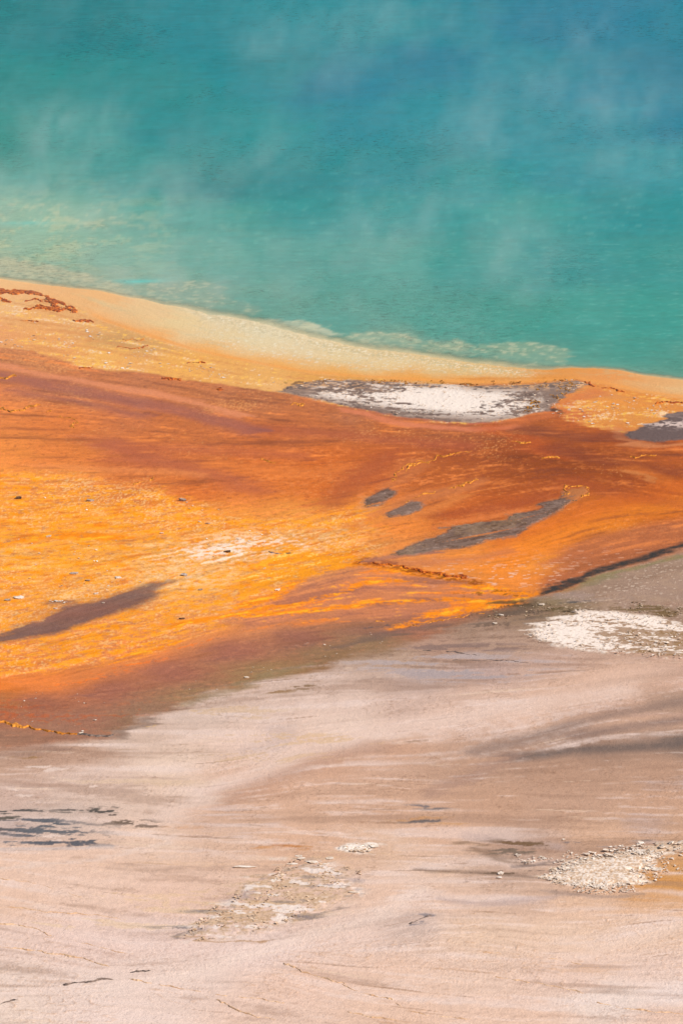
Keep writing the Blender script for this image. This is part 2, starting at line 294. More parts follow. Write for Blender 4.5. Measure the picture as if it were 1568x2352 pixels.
# strokes: points, colour, thickness (survey units up the picture), feather, strength
STROKES = [
 ([(1050,1942),(1085,1938),(1110,1946)], (138,112,88), 5, 8, .7), ([(1095,1955),(1130,1964),(1180,1978),(1230,1990)], (128,102,82), 9, 14, .65),
 ([(1110,1925),(1180,1938),(1260,1950)], (192,168,160), 14, 20, .5), ([(1195,1996),(1245,1992),(1290,1984),(1360,1972)], (120,106,102), 3, 8, .7),
 ([(990,2004),(1080,2008),(1160,2013),(1240,2022)], (122,100,84), 5, 12, .65), ([(1230,2052),(1310,2060),(1400,2066),(1480,2060)], (160,138,128), 5, 14, .6),
 ([(1060,2072),(1120,2082),(1200,2078),(1280,2066)], (178,158,156), 9, 18, .5),
 ([(394,2162),(420,2148),(450,2136)], (116,106,108), 3, 6, .8), ([(425,2160),(470,2166),(520,2170),(590,2172)], (178,134,86), 2.5, 6, .8), ([(468,2094),(530,2098),(590,2096)], (198,152,102), 1.8, 4, .8),
 ([(525,2131),(560,2122),(620,2120),(700,2118)], (170,130,92), 2, 6, .7), ([(690,2108),(740,2104),(770,2092)], (136,122,118), 3, 9, .7), ([(575,2018),(640,2022),(700,2012)], (176,138,104), 1.6, 5, .7),
 ([(760,2010),(810,2018),(835,2030)], (160,148,150), 4, 10, .6), ([(500,2075),(560,2060),(590,2045)], (178,164,164), 4, 12, .6), ([(670,1951),(712,1950)], (196,132,60), 3, 5, .6),
 ([(250,1030),(360,1060),(480,1100),(590,1128)], (176,96,70), 22, 44, .6),
 ([(180,1010),(330,1030),(520,1040),(700,1050)], (172,92,66), 12, 34, .5),
 ([(760,1160),(800,1120),(850,1080),(900,1050)], (166,84,52), 22, 40, .6),
 ([(600,990),(760,1000),(900,1015),(1080,1030)], (168,86,60), 14, 34, .55),
 ([(100,1075),(300,1085),(440,1095)], (240,148,84), 8, 22, .5),
 ([(480,1070),(600,1085),(720,1090),(780,1080)], (232,132,62), 14, 34, .5),
 ([(1000,1190),(1080,1180),(1180,1165),(1260,1140)], (166,80,44), 16, 30, .6),
 ([(1300,1110),(1420,1140),(1568,1165)], (172,84,44), 14, 30, .5),
 ([(-50,835),(40,850),(110,868),(200,882),(330,905),(430,925),(560,962)], (228,144,100), 9, 12, .85),
 ([(0,868),(100,885),(250,915),(400,945),(500,970),(590,995)], (154,94,86), 18, 24, .68),
 ([(40,900),(200,930),(330,960)], (156,96,88), 10, 22, .5),
 ([(784,946),(900,972),(1000,985),(1100,990),(1180,985)], (222,130,90), 8, 12, .85),
 ([(1180,980),(1230,962),(1290,940),(1330,918),(1360,905)], (214,118,66), 14, 20, .6),
 ([(1400,990),(1410,1005),(1440,1022),(1500,1030),(1568,1022)], (216,140,90), 7, 12, .7),
 ([(1120,985),(1220,1020),(1300,1050)], (196,92,42), 14, 30, .6),
 ([(1200,990),(1320,1010),(1500,1000),(1568,990)], (120,62,48), 14, 24, .6),
 ([(1280,1030),(1420,1070),(1568,1090)], (130,64,42), 16, 30, .65),
 ([(1440,1080),(1500,1095),(1568,1130)], (214,116,44), 16, 26, .5),
 ([(1440,1090),(1475,1092),(1500,1110)], (206,130,72), 6, 12, .7),
 ([(1130,1250),(1250,1215),(1350,1180),(1450,1150),(1568,1120)], (214,106,34), 20, 40, .5),
 ([(1020,1210),(1100,1196),(1160,1184),(1210,1172)], (226,128,66), 7, 14, .7),
 ([(800,1190),(836,1172),(840,1145)], (226,150,92), 6, 10, .7),
 ([(790,1220),(880,1198),(940,1192),(985,1178),(1040,1150)], (222,134,66), 12, 20, .6),
 ([(900,1120),(930,1090),(955,1070)], (206,122,70), 22, 24, .55),
 ([(870,1180),(960,1150),(1040,1130),(1090,1112)], (208,126,74), 16, 20, .6),
 ([(830,1292),(900,1282),(980,1272)], (150,106,98), 8, 12, .7),
 ([(860,1296),(950,1300),(1080,1290),(1180,1270)], (190,116,84), 12, 24, .5),
 ([(1238,1368),(1300,1345),(1350,1326),(1420,1300),(1500,1280),(1600,1250)], (62,58,54), 10, 11, 1.0),
 ([(1100,1425),(1180,1408),(1240,1385)], (98,80,62), 9, 12, .6),
 ([(1330,1345),(1420,1318),(1500,1298),(1568,1280)], (134,128,84), 5, 10, .7),
 ([(1290,1362),(1340,1350),(1400,1330)], (128,124,86), 5, 14, .5),
 ([(780,1490),(860,1470),(940,1452),(1020,1440)], (112,92,84), 8, 14, .6),
 ([(1060,1420),(1140,1410),(1210,1398)], (120,98,78), 8, 14, .5),
 ([(420,1625),(520,1592),(640,1560)], (146,128,98), 6, 12, .5),
 ([(560,1570),(640,1545),(720,1530)], (150,134,100), 6, 14, .5),
 ([(270,1700),(300,1680),(350,1655)], (120,98,84), 7, 14, .6),
 ([(0,1745),(60,1735),(130,1722)], (150,122,108), 10, 20, .5),
 # pale streak falling to the left and the tan ground under it
 ([(1430,1590),(1250,1620),(1050,1655),(850,1690),(700,1735),(560,1790),(440,1840),(380,1880)], (232,206,192), 26, 56, .6),
 ([(1500,1545),(1400,1560),(1300,1600)], (218,184,164), 26, 50, .5),
 ([(860,1715),(720,1760),(600,1812),(520,1845)], (184,144,122), 22, 34, .6),
 ([(1568,1618),(1470,1635),(1380,1650),(1300,1678),(1220,1700),(1120,1730)], (146,122,110), 8, 40, .75),
 ([(1600,1655),(1500,1668),(1430,1678),(1330,1692)], (142,118,108), 6, 28, .75),
 ([(1620,1700),(1540,1712),(1450,1720),(1300,1730),(1180,1745)], (112,98,92), 10, 34, .85),
 ([(1180,1745),(1060,1790),(980,1830)], (168,134,118), 9, 30, .6),
 ([(1450,1650),(1500,1645),(1568,1648)], (196,160,142), 5, 14, .6),
 ([(1568,2130),(1480,2158),(1380,2185)], (236,208,190), 10, 24, .6),
 ([(980,2050),(860,2110),(760,2140),(640,2175),(480,2230),(200,2290)], (238,214,200), 16, 34, .6),
 ([(0,2000),(120,1990),(230,1975),(330,1955),(420,1925)], (228,204,190), 6, 14, .6),
 ([(0,1955),(100,1956),(250,1950)], (196,186,184), 5, 14, .6),
]
DARKSTREAK = [  # ragged dark silt: area centre u,v, radii, colour, threshold
 (40,1868,70,7,(62,66,66),.0),(110,1892,70,12,(98,98,104),.02),(215,1866,75,7,(58,60,58),-.12),(235,1876,26,4,(40,36,28),-.12),(120,1912,110,20,(84,92,100),-.06),(140,1938,90,13,(62,76,90),-.08),
 (20,1945,50,9,(110,112,118),.05),(320,1896,60,6,(96,80,66),-.02),(30,1882,50,8,(90,84,74),.02),(0,1905,40,18,(96,92,92),.08),(360,1905,40,4,(120,100,86),.0),
 (1340,1391,45,9,(82,80,82),-.02),(1265,1403,45,7,(92,76,48),-.03),(1310,1410,22,6,(52,40,22),-.1),(1200,1415,70,10,(112,92,78),.02),
 (1190,1390,50,6,(90,70,48),.05),(1255,1437,60,8,(130,118,116),.05),(1500,1400,60,14,(120,98,66),.12),(1420,1395,30,12,(128,104,76),.1),(1540,1415,40,10,(118,94,60),.08),
 (1205,1945,50,9,(112,84,52),.0),(1180,1960,60,10,(120,104,90),.04),(1150,2008,60,4,(86,68,50),-.02),(1225,2007,40,4,(110,94,82),.02),(970,1890,40,5,(98,96,98),.02),(965,1858,25,4,(110,108,112),.0),(1020,1862,30,3,(120,112,110),.0),
 (1330,1945,60,5,(120,110,110),.02),(1470,1930,50,5,(116,104,96),.03),(970,2110,30,5,(142,132,134),.0),(955,2125,25,4,(130,122,126),.0),(690,2000,80,10,(206,182,170),.0),(430,2140,40,10,(120,112,114),.05),(520,2095,50,8,(150,144,148),.05),
 (790,2050,50,20,(160,146,146),.08),(700,2110,60,8,(140,126,124),.04),(475,1733,22,6,(128,110,100),.04),(80,1742,25,6,(160,124,88),.0),(640,1590,30,6,(150,116,78),.05),(690,1583,30,6,(128,98,62),.08),
 (1260,945,26,9,(62,50,44),-.06),(1230,925,40,14,(82,66,58),.04),(1290,895,50,9,(92,74,66),.0),(700,885,45,6,(118,84,60),.02),(900,1240,10,4,(90,90,90),.2),(1040,1530,200,26,(182,164,160),.04),(1080,1555,120,14,(174,158,156),.02),(900,1440,60,8,(96,82,80),.05),
 (1080,1492,130,10,(140,114,104),.02),(1150,1440,60,8,(120,98,84),.06)]
STAIN = [  # warm stain blobs
 (1520,2030,60,12,(206,142,72),.0),(1560,2042,50,8,(200,130,50),-.1),(1490,2070,70,8,(206,150,96),.0),(1480,2002,40,8,(214,160,92),-.02),(590,1951,34,4,(196,132,62),-.15),(670,1950,22,3,(186,112,36),-.15),(700,1958,20,3,(190,120,50),-.1),
 (700,1700,160,14,(214,176,128),.12),(620,1740,140,14,(212,176,136),.1),(950,1885,60,8,(200,146,92),.06),(1040,1900,60,10,(206,154,100),.06),(470,2080,260,30,(226,192,152),.18),(520,1990,300,20,(224,186,156),.1),
 (640,2065,110,34,(206,172,136),-.1),(560,2110,90,26,(200,164,126),-.04),(720,2020,70,20,(204,168,132),.0),(300,2130,240,14,(228,196,158),.15),(1250,2230,280,16,(216,176,146),.15),
 (800,1970,120,10,(214,176,140),.05),(450,1906,60,5,(204,158,124),.02),(330,1672,18,4,(214,170,92),-.05),(560,1640,160,18,(206,172,132),.14),(330,1800,160,14,(216,186,156),.12),(1400,1980,120,14,(206,170,136),.0),
 (700,1480,12,3,(236,222,206),.1),(850,1410,10,3,(200,150,90),.1),(1180,870,120,4,(214,130,40),.05),(1000,882,180,3,(196,126,44),.02),(790,880,90,4,(190,124,50),.02),(1300,886,60,4,(176,96,40),.0)]
PALEBLOB = [(35,1820,14,3),(40,1833,22,2.6),(120,1776,20,2.6),(285,1765,16,2.4),(108,1879+55,16,3.2),(113,1925,14,3),(98,1928,12,3),(640,1712,0,0),(200,1810,18,2.4),(85,1766,30,3),(130,1772,26,3)]

# ------------------------------------------------------------------ what lies where on the ground
def ground_fields(X, Y, fine=True):
    n = X.size
    u0, v0, u1, v1, u2, v2, wx, wy, rx, ry, k, l1, l2, l3, l4 = survey_coords(X, Y)
    dep = Y * CP + H_CAM * SP
    fs = np.clip(160 / dep, .1, 1.2)
    # signed distances to the big boundaries
    near = (u0 > -890) & (u0 < 2590)
    big = lambda L, u, v: pdist(below(L), u, v)
    s_shore = big(SHORE, u0 + wx * .22 * k, v0 + wy * 1.2 + (ry * 1.6 + rx * 1.2) * sm(u0, 380, 520) * (1 - .7 * sm(u0, 1230, 1300)))
    s_rim = big(RIM_LOW, u0 + (u1 - u0) * .5, v0 + (v1 - v0) * .5)
    s_band = big(BAND_LOW, u0 + (u2 - u0) * .6, v0 + (v2 - v0) * .7)
    s_mat = big(MAT_LOW, u0 + (u2 - u0) * .7, v0 + (v2 - v0) * .8)
    # noises
    nA = fbm(X / 1.0, Y / 1.3, 101, 4)
    nB = fbm(X / .24, Y / .26, 102, 3)
    nC = fbm(X / .10, Y / .16, 103, 3)
    xr, yr = rot(X, Y, 34)
    nD = .55 * fbm(xr / .9, yr / .30, 104, 4) + .13 * l1 + .10 * l2
    nE = fbm(X / .16, Y / .15, 105, 2)
    nF = fbm(X / 3.5, Y / 6.0, 106, 3)
    xs, ys = rot(X, Y, -16)
    nG = .24 * l2 + .11 * l1       # long thin streaks along the flow
    # --- rim
    col = gsample(G_RIM, u1, v1)
    sparkle = sm(nB + .5 * nE, .28, .5) * sm(u0, 380, 560) * (1 - sm(u0, 1080, 1260)) * (1 - sm(s_rim, -70, -25))
    col = mixc(col, alb((240,234,214)), sparkle * .5 * sm(s_shore, 4, 30))
    crusty = np.exp(-((s_shore - 22 * sm(u0, 420, 560)) / 26) ** 2) * sm(u0, 380, 500) * (1 - sm(u0, 1150, 1280))
    col = mixc(col, alb((196,182,140)), crusty * sm(nC + nB + .1 * l1, -.1, .5) * .7); col = mixc(col, alb((240,232,206)), crusty * sm(-nC - nB * .7 + .1 * l2, .2, .5) * .8)
    dullr = sm(nG + nB * .5, .1, .5) * (1 - sm(s_rim, -60, -25))
    col = mixc(col, alb((204,184,136)), dullr * .35)
    col = mixc(col, alb((240,160,76)), np.exp(-((s_rim + 10) / 9) ** 2) * .7 * sm(u0, 170, 260))
    # --- speckled band
    cb = gsample(G_BAND, u1, v1)
    cb = mixc(cb, alb((248,184,92)), sm(nG * 1.2 + nB * .5, .05, .45) * .6)
    cb = mixc(cb, alb((252,204,84)), sm(nB + nG, .42, .7) * .6)
    cb = mixc(cb, alb((216,144,80)), sm(-nG * 1.2 - nB * .4, .12, .5) * .6)
    cb = mixc(cb, alb((250,222,186)), sm(nC * .6 + nG * .9 + nA * .5, .32, .6) * .7)
    cb = mixc(cb, alb((226,120,44)), sm(nD - nE * .4, .34, .6) * .45)
    m = sm(s_rim, -6, 8); col = mixc(col, cb, m)
    # --- mats
    cm = gsample(G_MAT, u1, v1)
    lowleft = sm(boxed([(-900,1090),(0,1085),(160,1095),(420,1145),(600,1195),(740,1185),(860,1160),(860,1230),(840,1300),(700,1330),(560,1420),(300,1520),(0,1560),(-900,1640)], u2, v2, 400) + nD * 26, -34, 40)
    nM = fbm(X / .42 + .3 * l1, Y / .55, 220, 4)
    cm = mixc(cm, alb((255,170,44)), lowleft * sm(nD * .6 + nM * .9 + .1, -.05, .3) * .8)
    cm = mixc(cm, alb((255,150,6)), lowleft * sm(nM + nD * .3 + nC * .4, .18, .42) * .85)
    cm = mixc(cm, alb((252,196,120)), lowleft * sm(-nM + nC * .5, .22, .5) * .6)
    cm = mixc(cm, alb((242,128,26)), lowleft * sm(-nD + .5 * nA, .18, .55) * .7 * sm(v0, 1090, 1190) * (1 - sm(v0, 1330, 1400)))
    cm = mixc(cm, alb((250,200,140)), lowleft * sm(nC * .7 + nF * .6, .28, .5) * .6)
    cm = mixc(cm, alb((192,116,86)), lowleft * sm(-nB - nA * .6, .38, .6) * .45)
    # white salt among the orange
    ws = np.exp(-(((u1 - 560 - (1262 - v1) * 2.2) / 150) ** 2 + ((v1 - 1262) / 34) ** 2))
    cm = mixc(cm, alb((250,226,206)), np.clip(ws * 1.2, 0, 1) * sm(nD + nB * .6 + ws * .3, .12, .45) * .9)
    ws2 = np.exp(-(((u1 - 430) / 120) ** 2 + ((v1 - 1330) / 24) ** 2))
    cm = mixc(cm, alb((244,200,158)), ws2 * sm(nB, -.1, .4) * .7)
    ws3 = np.exp(-(((u1 - 740) / 120) ** 2 + ((v1 - 1232) / 14) ** 2))
    cm = mixc(cm, alb((240,190,130)), ws3 * sm(nB, -.2, .4) * .6)
    upper = (1 - lowleft) * (1 - sm(v0, 1200, 1330)) 
    cm = mixc(cm, alb((226,130,66)), upper * sm(nB + nA * .7, .25, .6) * (.25 + .5 * np.clip(sm(v0, 960, 1080), 0, 1)) * (1 - .6 * sm(u0, 1000, 1200)))
    cm = mixc(cm, alb((150,72,48)), upper * sm(-nB + nG * .5, .15, .6) * .35)
    cm = mixc(cm, alb((232,160,96)), upper * sm(nC + nF, .62, .8) * .5)
    tri = boxed([(1232,1372),(1258,1322),(1288,1272),(1350,1236),(1450,1212),(1640,1190),(1640,1250),(1484,1290),(1340,1335)], u1, v1, 160)
    cm = mixc(cm, alb((178,104,66)), sm(tri, -26, 26) * .8)
    swp = boxed([(1130,1330),(1180,1290),(1230,1245),(1320,1205),(1430,1178),(1568,1160)], u1, v1, 160, False)
    cm = mixc(cm, alb((240,136,38)), np.exp(-(swp / 48) ** 2) * .6)
    # short salt dashes in the sweep
    xd, yd = rot(X, Y, -8)
    dash = sm(fbm(xd / .42, yd / .10, 140, 2), .36, .52) * np.exp(-(((u1 - 1150) / 170) ** 2 + ((v1 - 1325) / 36) ** 2))
    cm = mixc(cm, alb((238,190,160)), np.clip(dash * 1.3, 0, 1) * .8)
    dash2 = sm(fbm(xd / .42, yd / .10, 141, 2), .42, .56) * np.exp(-(((u1 - 1380) / 160) ** 2 + ((v1 - 1290) / 30) ** 2))
    cm = mixc(cm, alb((226,170,140)), np.clip(dash2 * 1.2, 0, 1) * .6)
    # striped brown lower belt
    belt = sm(boxed([(-900,1560),(0,1590),(150,1565),(250,1540),(350,1515),(415,1490),(500,1462),(650,1438),(784,1420),(934,1435),(1100,1420),(1100,1500),(700,1600),(300,1720),(-900,1900)], u2, v2, 300), -50, 40)
    cm = mixc(cm, alb((112,78,68)), belt * sm(nG - nB * .3, .12, .5) * .35)
    cm = mixc(cm, alb((186,122,88)), belt * sm(nB + nG * .4, .3, .6) * .4)
    oct_ = sm(nG * .8 + nB * .5, .12, .4)
    edge_o = np.exp(-(boxed([(-900,1640),(0,1600),(75,1592),(150,1578),(250,1552),(350,1518),(415,1496),(500,1470)], u1, v1, 120, False) / 34) ** 2)
    cm = mixc(cm, alb((240,118,22)), edge_o * oct_ * .7)
    bl = boxed([(-300,1610),(0,1625),(120,1655),(260,1660),(330,1640)], u1, v1, 160, False)
    cm = mixc(cm, alb((178,84,34)), np.exp(-(bl / 60) ** 2) * sm(nG + nB * .6, .1, .4) * .6)
    cm = mixc(cm, alb((160,124,92)), np.exp(-(bl / 60) ** 2) * sm(nC + nB * .3, .25, .5) * .5)
    # bright flow of orange mat with its streaming streaks
    fl = boxed(FLOW_HI, u2, v2, 200)
    nH = .22 * l3 + .22 * l2 + .08 * l1 + .1 * nF
    cm = mixc(cm, alb((208,128,92)), sm(fl, -30, 30) * .5); cm = mixc(cm, alb((168,108,88)), sm(fl, -30, 30) * sm(-nH - nF * .3, .0, .4) * .6)
    cm = mixc(cm, alb((246,132,18)), sm(fl, -26, 14) * sm(nH + nB * .2 + nF * .4, .12, .42) * .7)
    cm = mixc(cm, alb((255,178,52)), sm(fl, -10, 20) * sm(nH * .6 + nD * .5 + nB * .3, .26, .55) * .6)
    for pts, wd in ((([(840,1298),(960,1322),(1060,1342),(1130,1360),(1222,1378)]), 16), (([(1222,1380),(1150,1392),(1080,1405),(1000,1420),(920,1440)]), 15), (([(560,1418),(700,1408),(860,1390),(980,1382),(1120,1385)]), 9),
                    (([(400,1440),(520,1420),(640,1395),(760,1370),(840,1345),(940,1335)]), 7), (([(-20,1260),(60,1240),(180,1232),(300,1238)]), 12), (([(620,1300),(720,1280),(800,1286),(830,1296)]), 14), (([(560,1350),(680,1320),(760,1310),(815,1300)]), 12), (([(560,1395),(640,1370),(690,1340)]), 10),(([(250,1530),(330,1500),(420,1478)]), 4)):
        d = boxed(pts, u2, v2, 120, False)
        cm = mixc(cm, alb((250,142,16)), sm(d + 10 * nH, -wd * 2.1, -wd * .8) * sm(nB * .6 + nH * .6, -.45, .0) * .97)
        cm = mixc(cm, alb((255,180,44)), sm(d, -wd * 1.7, -wd * .5) * sm(nD + nB * .4 + nH * .3, .05, .4) * .8)
    gb = boxed([(560,1262),(640,1252),(720,1266),(790,1282),(832,1294),(800,1306),(745,1326),(690,1338),(620,1352),(540,1380),(480,1400),(500,1370),(600,1320),(640,1290)], u2, v2, 120)
    cm = mixc(cm, alb((255,160,28)), sm(gb, -6, 12) * sm(nM + nB * .4 + nH * .3, -.45, .0) * .95); cm = mixc(cm, alb((246,214,120)), sm(gb, -4, 20) * sm(nC * .6 + nD, .25, .5) * .6)
    d = boxed([(829,1294),(900,1303),(960,1318),(1010,1330),(1064,1338)], u2, v2, 100, False)
    cm = mixc(cm, alb((132,60,16)), sm(d, -34, -8) * sm(nB, -.3, .1) * .8)
    d = boxed([(1060,1372),(1130,1362),(1200,1378),(1224,1386)], u2, v2, 100, False)
    cm = mixc(cm, alb((120,72,14)), sm(d, -20, -4) * sm(nB, .1, .4) * .7)
    d = boxed([(940,1445),(1050,1424),(1140,1404),(1230,1384)], u2, v2, 100, False)
    cm = mixc(cm, alb((110,50,10)), sm(d, -14, -2) * sm(nC, .0, .3) * .7)
    # grey silt wedge
    wd = boxed(WEDGE, u0 + (u1 - u0) * .8, v0 + (v1 - v0) * .8 + ry * 1.0, 200)
    cm = mixc(cm, alb((116,90,86)), sm(wd + nG * 14 + nB * 8, -14, 16) * (.92 - .2 * sm(u0, 300, 420)))
    wd2 = np.exp(-(((u1 - 170) / 110) ** 2 + ((v1 - 1412 + (u1 - 170) * .12) / 22) ** 2))
    cm = mixc(cm, alb((150,92,72)), wd2 * .45)
    spec = np.exp(-(((u1 - 138) / 30) ** 2 + ((v1 - 1389) / 7) ** 2))
    cm = mixc(cm, alb((140,94,80)), np.clip(spec * 1.3, 0, 1) * .7)
    cm = mixc(cm, alb((238,140,66)), upper * sm(l2 + .5 * l1, .7, 2.4) * .5)
    cm = mixc(cm, alb((140,74,56)), upper * sm(-l2 - .4 * l1 - .3 * l3, .7, 2.6) * .4)
    cm = cm * (1 + .07 * nC + .05 * nB + .055 * l1 + .05 * l2 + .03 * l3)[:, None].clip(.6, 1.5)
    m = sm(s_band, -5, 7); col = mixc(col, cm, m)
    # --- pale apron
    cp = gsample(G_PALE, u1, v1)
    var = .25 + .75 * sm(v0, 1500, 1700)
    cp = mixc(cp, alb((236,212,200)), sm(nG + nF * .4, .12, .6) * .45 * sm(v0, 1400, 1640))
    cp = mixc(cp, alb((168,132,110)), sm(-.28 * l3 - .16 * l2 - nF * .3, .12, .6) * .42)
    cp = mixc(cp, alb((168,150,150)), sm(nF + nG * .3, .3, .7) * .3 * (1 - sm(v0, 1950, 2100)))
    nS = .10 * l1 + .13 * l4 + .08 * l2; cp = cp * (1 + .02 * nB + .03 * nC + .15 * nS + .03 * l3)[:, None]; cp = mixc(cp, alb((232,210,200)), sm(l3 + .3 * l2, .3, 2.0) * .5 * sm(v0, 1480, 1640)); cp = mixc(cp, alb((150,112,84)), sm(l4 + .4 * l2, 1.5, 2.6) * .6 * sm(nA + nF, -.3, .2)); cp = mixc(cp, alb((236,206,180)), sm(-l4 + .3 * l2, 1.6, 2.6) * .5)
    
    # rimstone steps: contour lines of the flow
    xt, yt = rot(X, Y, -24)
    h1 = fbm(xt / 6.5, yt / 1.6, 160, 3) * 3.0 + yt * .22 + .10 * nA + .05 * nB
    fr = h1 * 1.9; fr = fr - np.floor(fr)
    ln = np.exp(-((fr - .5) / .045) ** 2)
    lower = sm(v0, 2040, 2120)
    keep = sm(fbm(X / 2.0, Y / 4.0, 165, 2), -.15, .2)
    cp = mixc(cp, alb((204,160,122)), ln * keep * lower * .45)
    h2 = fbm(xs / 2.6, ys / .7, 170, 3) * 2.4 + ys * .5 + nB * .06
    fr2 = h2 * 1.7; fr2 = fr2 - np.floor(fr2)
    ln2 = np.exp(-((fr2 - .5) / .07) ** 2) * sm(fbm(X / 1.2, Y / 2.6, 171, 2), .0, .3)
    cp = mixc(cp, alb((140,102,74)), ln2 * .35 * (1 - .5 * lower))
    h3 = fbm(xt / 2.2, yt / .5, 180, 3) * 2.2 + yt * .9
    fr3 = h3 * 2.3; fr3 = fr3 - np.floor(fr3)
    ln3 = np.exp(-((fr3 - .5) / .09) ** 2) * sm(fbm(X / 2.4, Y / 4, 181, 2) + .4 * sm(u0, 1000, 1400), .1, .4)
    cp = mixc(cp, alb((176,132,106)), ln3 * .3 * sm(v0, 2000, 2250))
    grp = np.exp(-(boxed([(1230,1450),(1120,1460),(1000,1500),(880,1540)], u1, v1, 300, False) / 130) ** 2)
    cp = mixc(cp, alb((120,94,78)), grp * sm(-nG + nB * .4, .1, .5) * .45)
    cp = mixc(cp, alb((132,104,84)), sm(nA + nG, .0, .5) * .35 * (1 - sm(v0, 1400, 1480)) * sm(u0, 1200, 1350))
    cp = mixc(cp, alb((182,152,126)), sm(-nA + nB * .4, .1, .5) * .35 * (1 - sm(v0, 1400, 1480)) * sm(u0, 1200, 1350))
    sp_ = sm(nE + nC * .5 + .5 * nA, .50, .64)
    cp = mixc(cp, alb((228,204,184)), sp_ * .45 * sm(v0, 1240, 1330) * (1 - sm(v0, 1420, 1560)) * sm(u0, 1200, 1350))
    m = sm(s_mat + 14 * nG + 16 * nA - 6, -26, 30); col = mixc(col, cp, m)
    land = (s_shore > 0).astype(float)
    # --- strokes
    for pts, c, th, fe, st in STROKES:
        mg = th * VS / 2 + fe * 1.6
        d = boxed(pts, u1, v1 + ry * .8, mg, False)
        # taper by feather on both sides
        m = sm(d, -(th * VS / 2 + fe), -(th * VS / 2 - fe * .6 if th * VS / 2 > fe * .6 else 0)) * st
        if m.any(): col = mixc(col, alb(c), m * (0.93 + .25 * nB.clip(-.5, .6)).clip(0, 1))
    # --- stains and dark silt
    for lst, sg in ((STAIN, 1), (DARKSTREAK, 1)):
        for cu, cv, ru, rv, c, th in lst:
            q = ((u1 - cu) / ru) ** 2 + ((v1 - cv) / rv) ** 2
            kk = q < 6
            if not kk.any(): continue
            g = np.exp(-q[kk] * .8)
            m = (.62 if lst is STAIN else 1.0) * np.clip(g * 1.5, 0, 1) * sm(nG[kk] * 1.1 + nB[kk] * .25 + nC[kk] * .12 + (g - .5) * .5, th, th + .24) * .88
            tmp = col[kk]; col[kk] = tmp * (1 - m[:, None]) + alb(c) * m[:, None]
    for cu, cv, ru, rv in PALEBLOB:
        if ru == 0: continue
        q = ((u2 - cu) / ru) ** 2 + ((v2 - cv) / rv) ** 2
        m = 1 - sm(q, .7, 1.4)
        if m.any(): col = mixc(col, alb((228,204,190)), m * .8)
    # --- silica islands and crusts
    rough = np.full(n, .0)
    si = boxed(WHITE_ISLE, u0 + (u2 - u0) * .55, v0 + (v2 - v0) * .65, 80)
    ci = np.tile(alb((136,114,102)), (n, 1)); ci = mixc(ci, alb((176,150,134)), sm(nG + nB * .4, .0, .5) * .6)
    ci = mixc(ci, alb((84,70,66)), sm(-nA - nB * .5, .3, .6) * .5)
    ci = mixc(ci, alb((222,168,116)), sm(nB + nC * .4 + nA * .3, -.05, .3) * np.exp(-((v0 - 890) / 9) ** 2) * .85)
    core = boxed(WHITE_CORE, u1, v1, 120)
    cr = np.exp(-(((u1 - 1025) / 115) ** 2 + ((v1 - 925) / 26) ** 2))
    wm = sm(core, -55, 14) * sm(nG * .9 + nB * .6 + cr * 1.25 + nA * .4, -.02, .30)
    ci = mixc(ci, alb((244,229,216)), wm); ci = mixc(ci, alb((204,168,136)), wm * sm(nC + nB * .8 + .15 * l1 - cr * .5, .25, .6) * .6)
    ci = mixc(ci, alb((206,170,140)), sm(core, -50, 10) * sm(nC + nB * .5 - cr, .25, .5) * .6)
    col = mixc(col, ci, sm(si, -5, 5)); rough = np.maximum(rough, sm(si, 0, 5) * (.4 + .6 * wm))
    si = boxed(RIGHT_ISLE, u0 + (u2 - u0) * .55, v0 + (v2 - v0) * .65, 80)
    ci = np.tile(alb((110,92,88)), (n, 1)); ci = mixc(ci, alb((150,126,118)), sm(nG, .0, .5) * .5)
    wm = np.exp(-(((u1 - 1560) / 90) ** 2 + ((v1 - 979) / 10) ** 2))
    ci = mixc(ci, alb((224,200,188)), np.clip(wm * 1.2, 0, 1) * sm(nB + nG * .5 + wm * .3, .05, .35) * .85)
    col = mixc(col, ci, sm(si, -5, 5)); rough = np.maximum(rough, sm(si, 0, 5) * .5)
    for P in (LONG_ISLE, ISLE_A, ISLE_B):
        si = boxed(P, u0 + (u2 - u0) * .4, v0 + (v2 - v0) * .5, 80)
        ci = np.tile(alb((122,104,94)), (n, 1)); ci = mixc(ci, alb((84,72,66)), sm(nG + nA * .6, -.05, .4) * .75); ci = mixc(ci, alb((172,150,138)), sm(-nG - nA * .5 + nB * .4, .2, .6) * .5)
        ci = mixc(ci, alb((146,122,92)), sm(nF + nB * .4, .2, .5) * .45)
        ci = mixc(ci, alb((70,56,46)), np.exp(-((fbm(xr / 1.4, yr / .5, 195, 3)) / .05) ** 2) * .7); ci = mixc(ci, alb((166,144,130)), sm(nC + nB, .5, .8) * .5)
        if P is LONG_ISLE:
            ci = mixc(ci, alb((196,120,64)), sm(u1, 1285, 1320) * .85)
        col = mixc(col, ci, sm(si + 8 * nG + 6 * nB, -7, 8) * (.94 - .55 * sm(l4 + .6 * l2, 1.1, 2.4))); rough = np.maximum(rough, sm(si, 0, 6) * .4)
    si = boxed(RIGHT_CRUST, u2, v2 + nC * 2, 120)
    nI = fbm(xs / .7, ys / .5, 190, 4)
    cr2 = np.exp(-(((u1 - 1290) / 70) ** 2 + ((v1 - 1468) / 26) ** 2)) + np.exp(-((boxed([(1330,1405),(1420,1418),(1568,1446)], u1, v1, 60, False) + 0) / 22) ** 2)
    olive = sm(u0, 1300, 1568)
    nT = fbm(X / .26, Y / .15, 230, 3)
    wm = sm(si, -22, 26) * sm(nI * .3 + nG * .8 + nB * .3 + nT * .55 - olive * .46 * sm(v0, 1412, 1450) + .18 + cr2 * .5, -.02, .20)
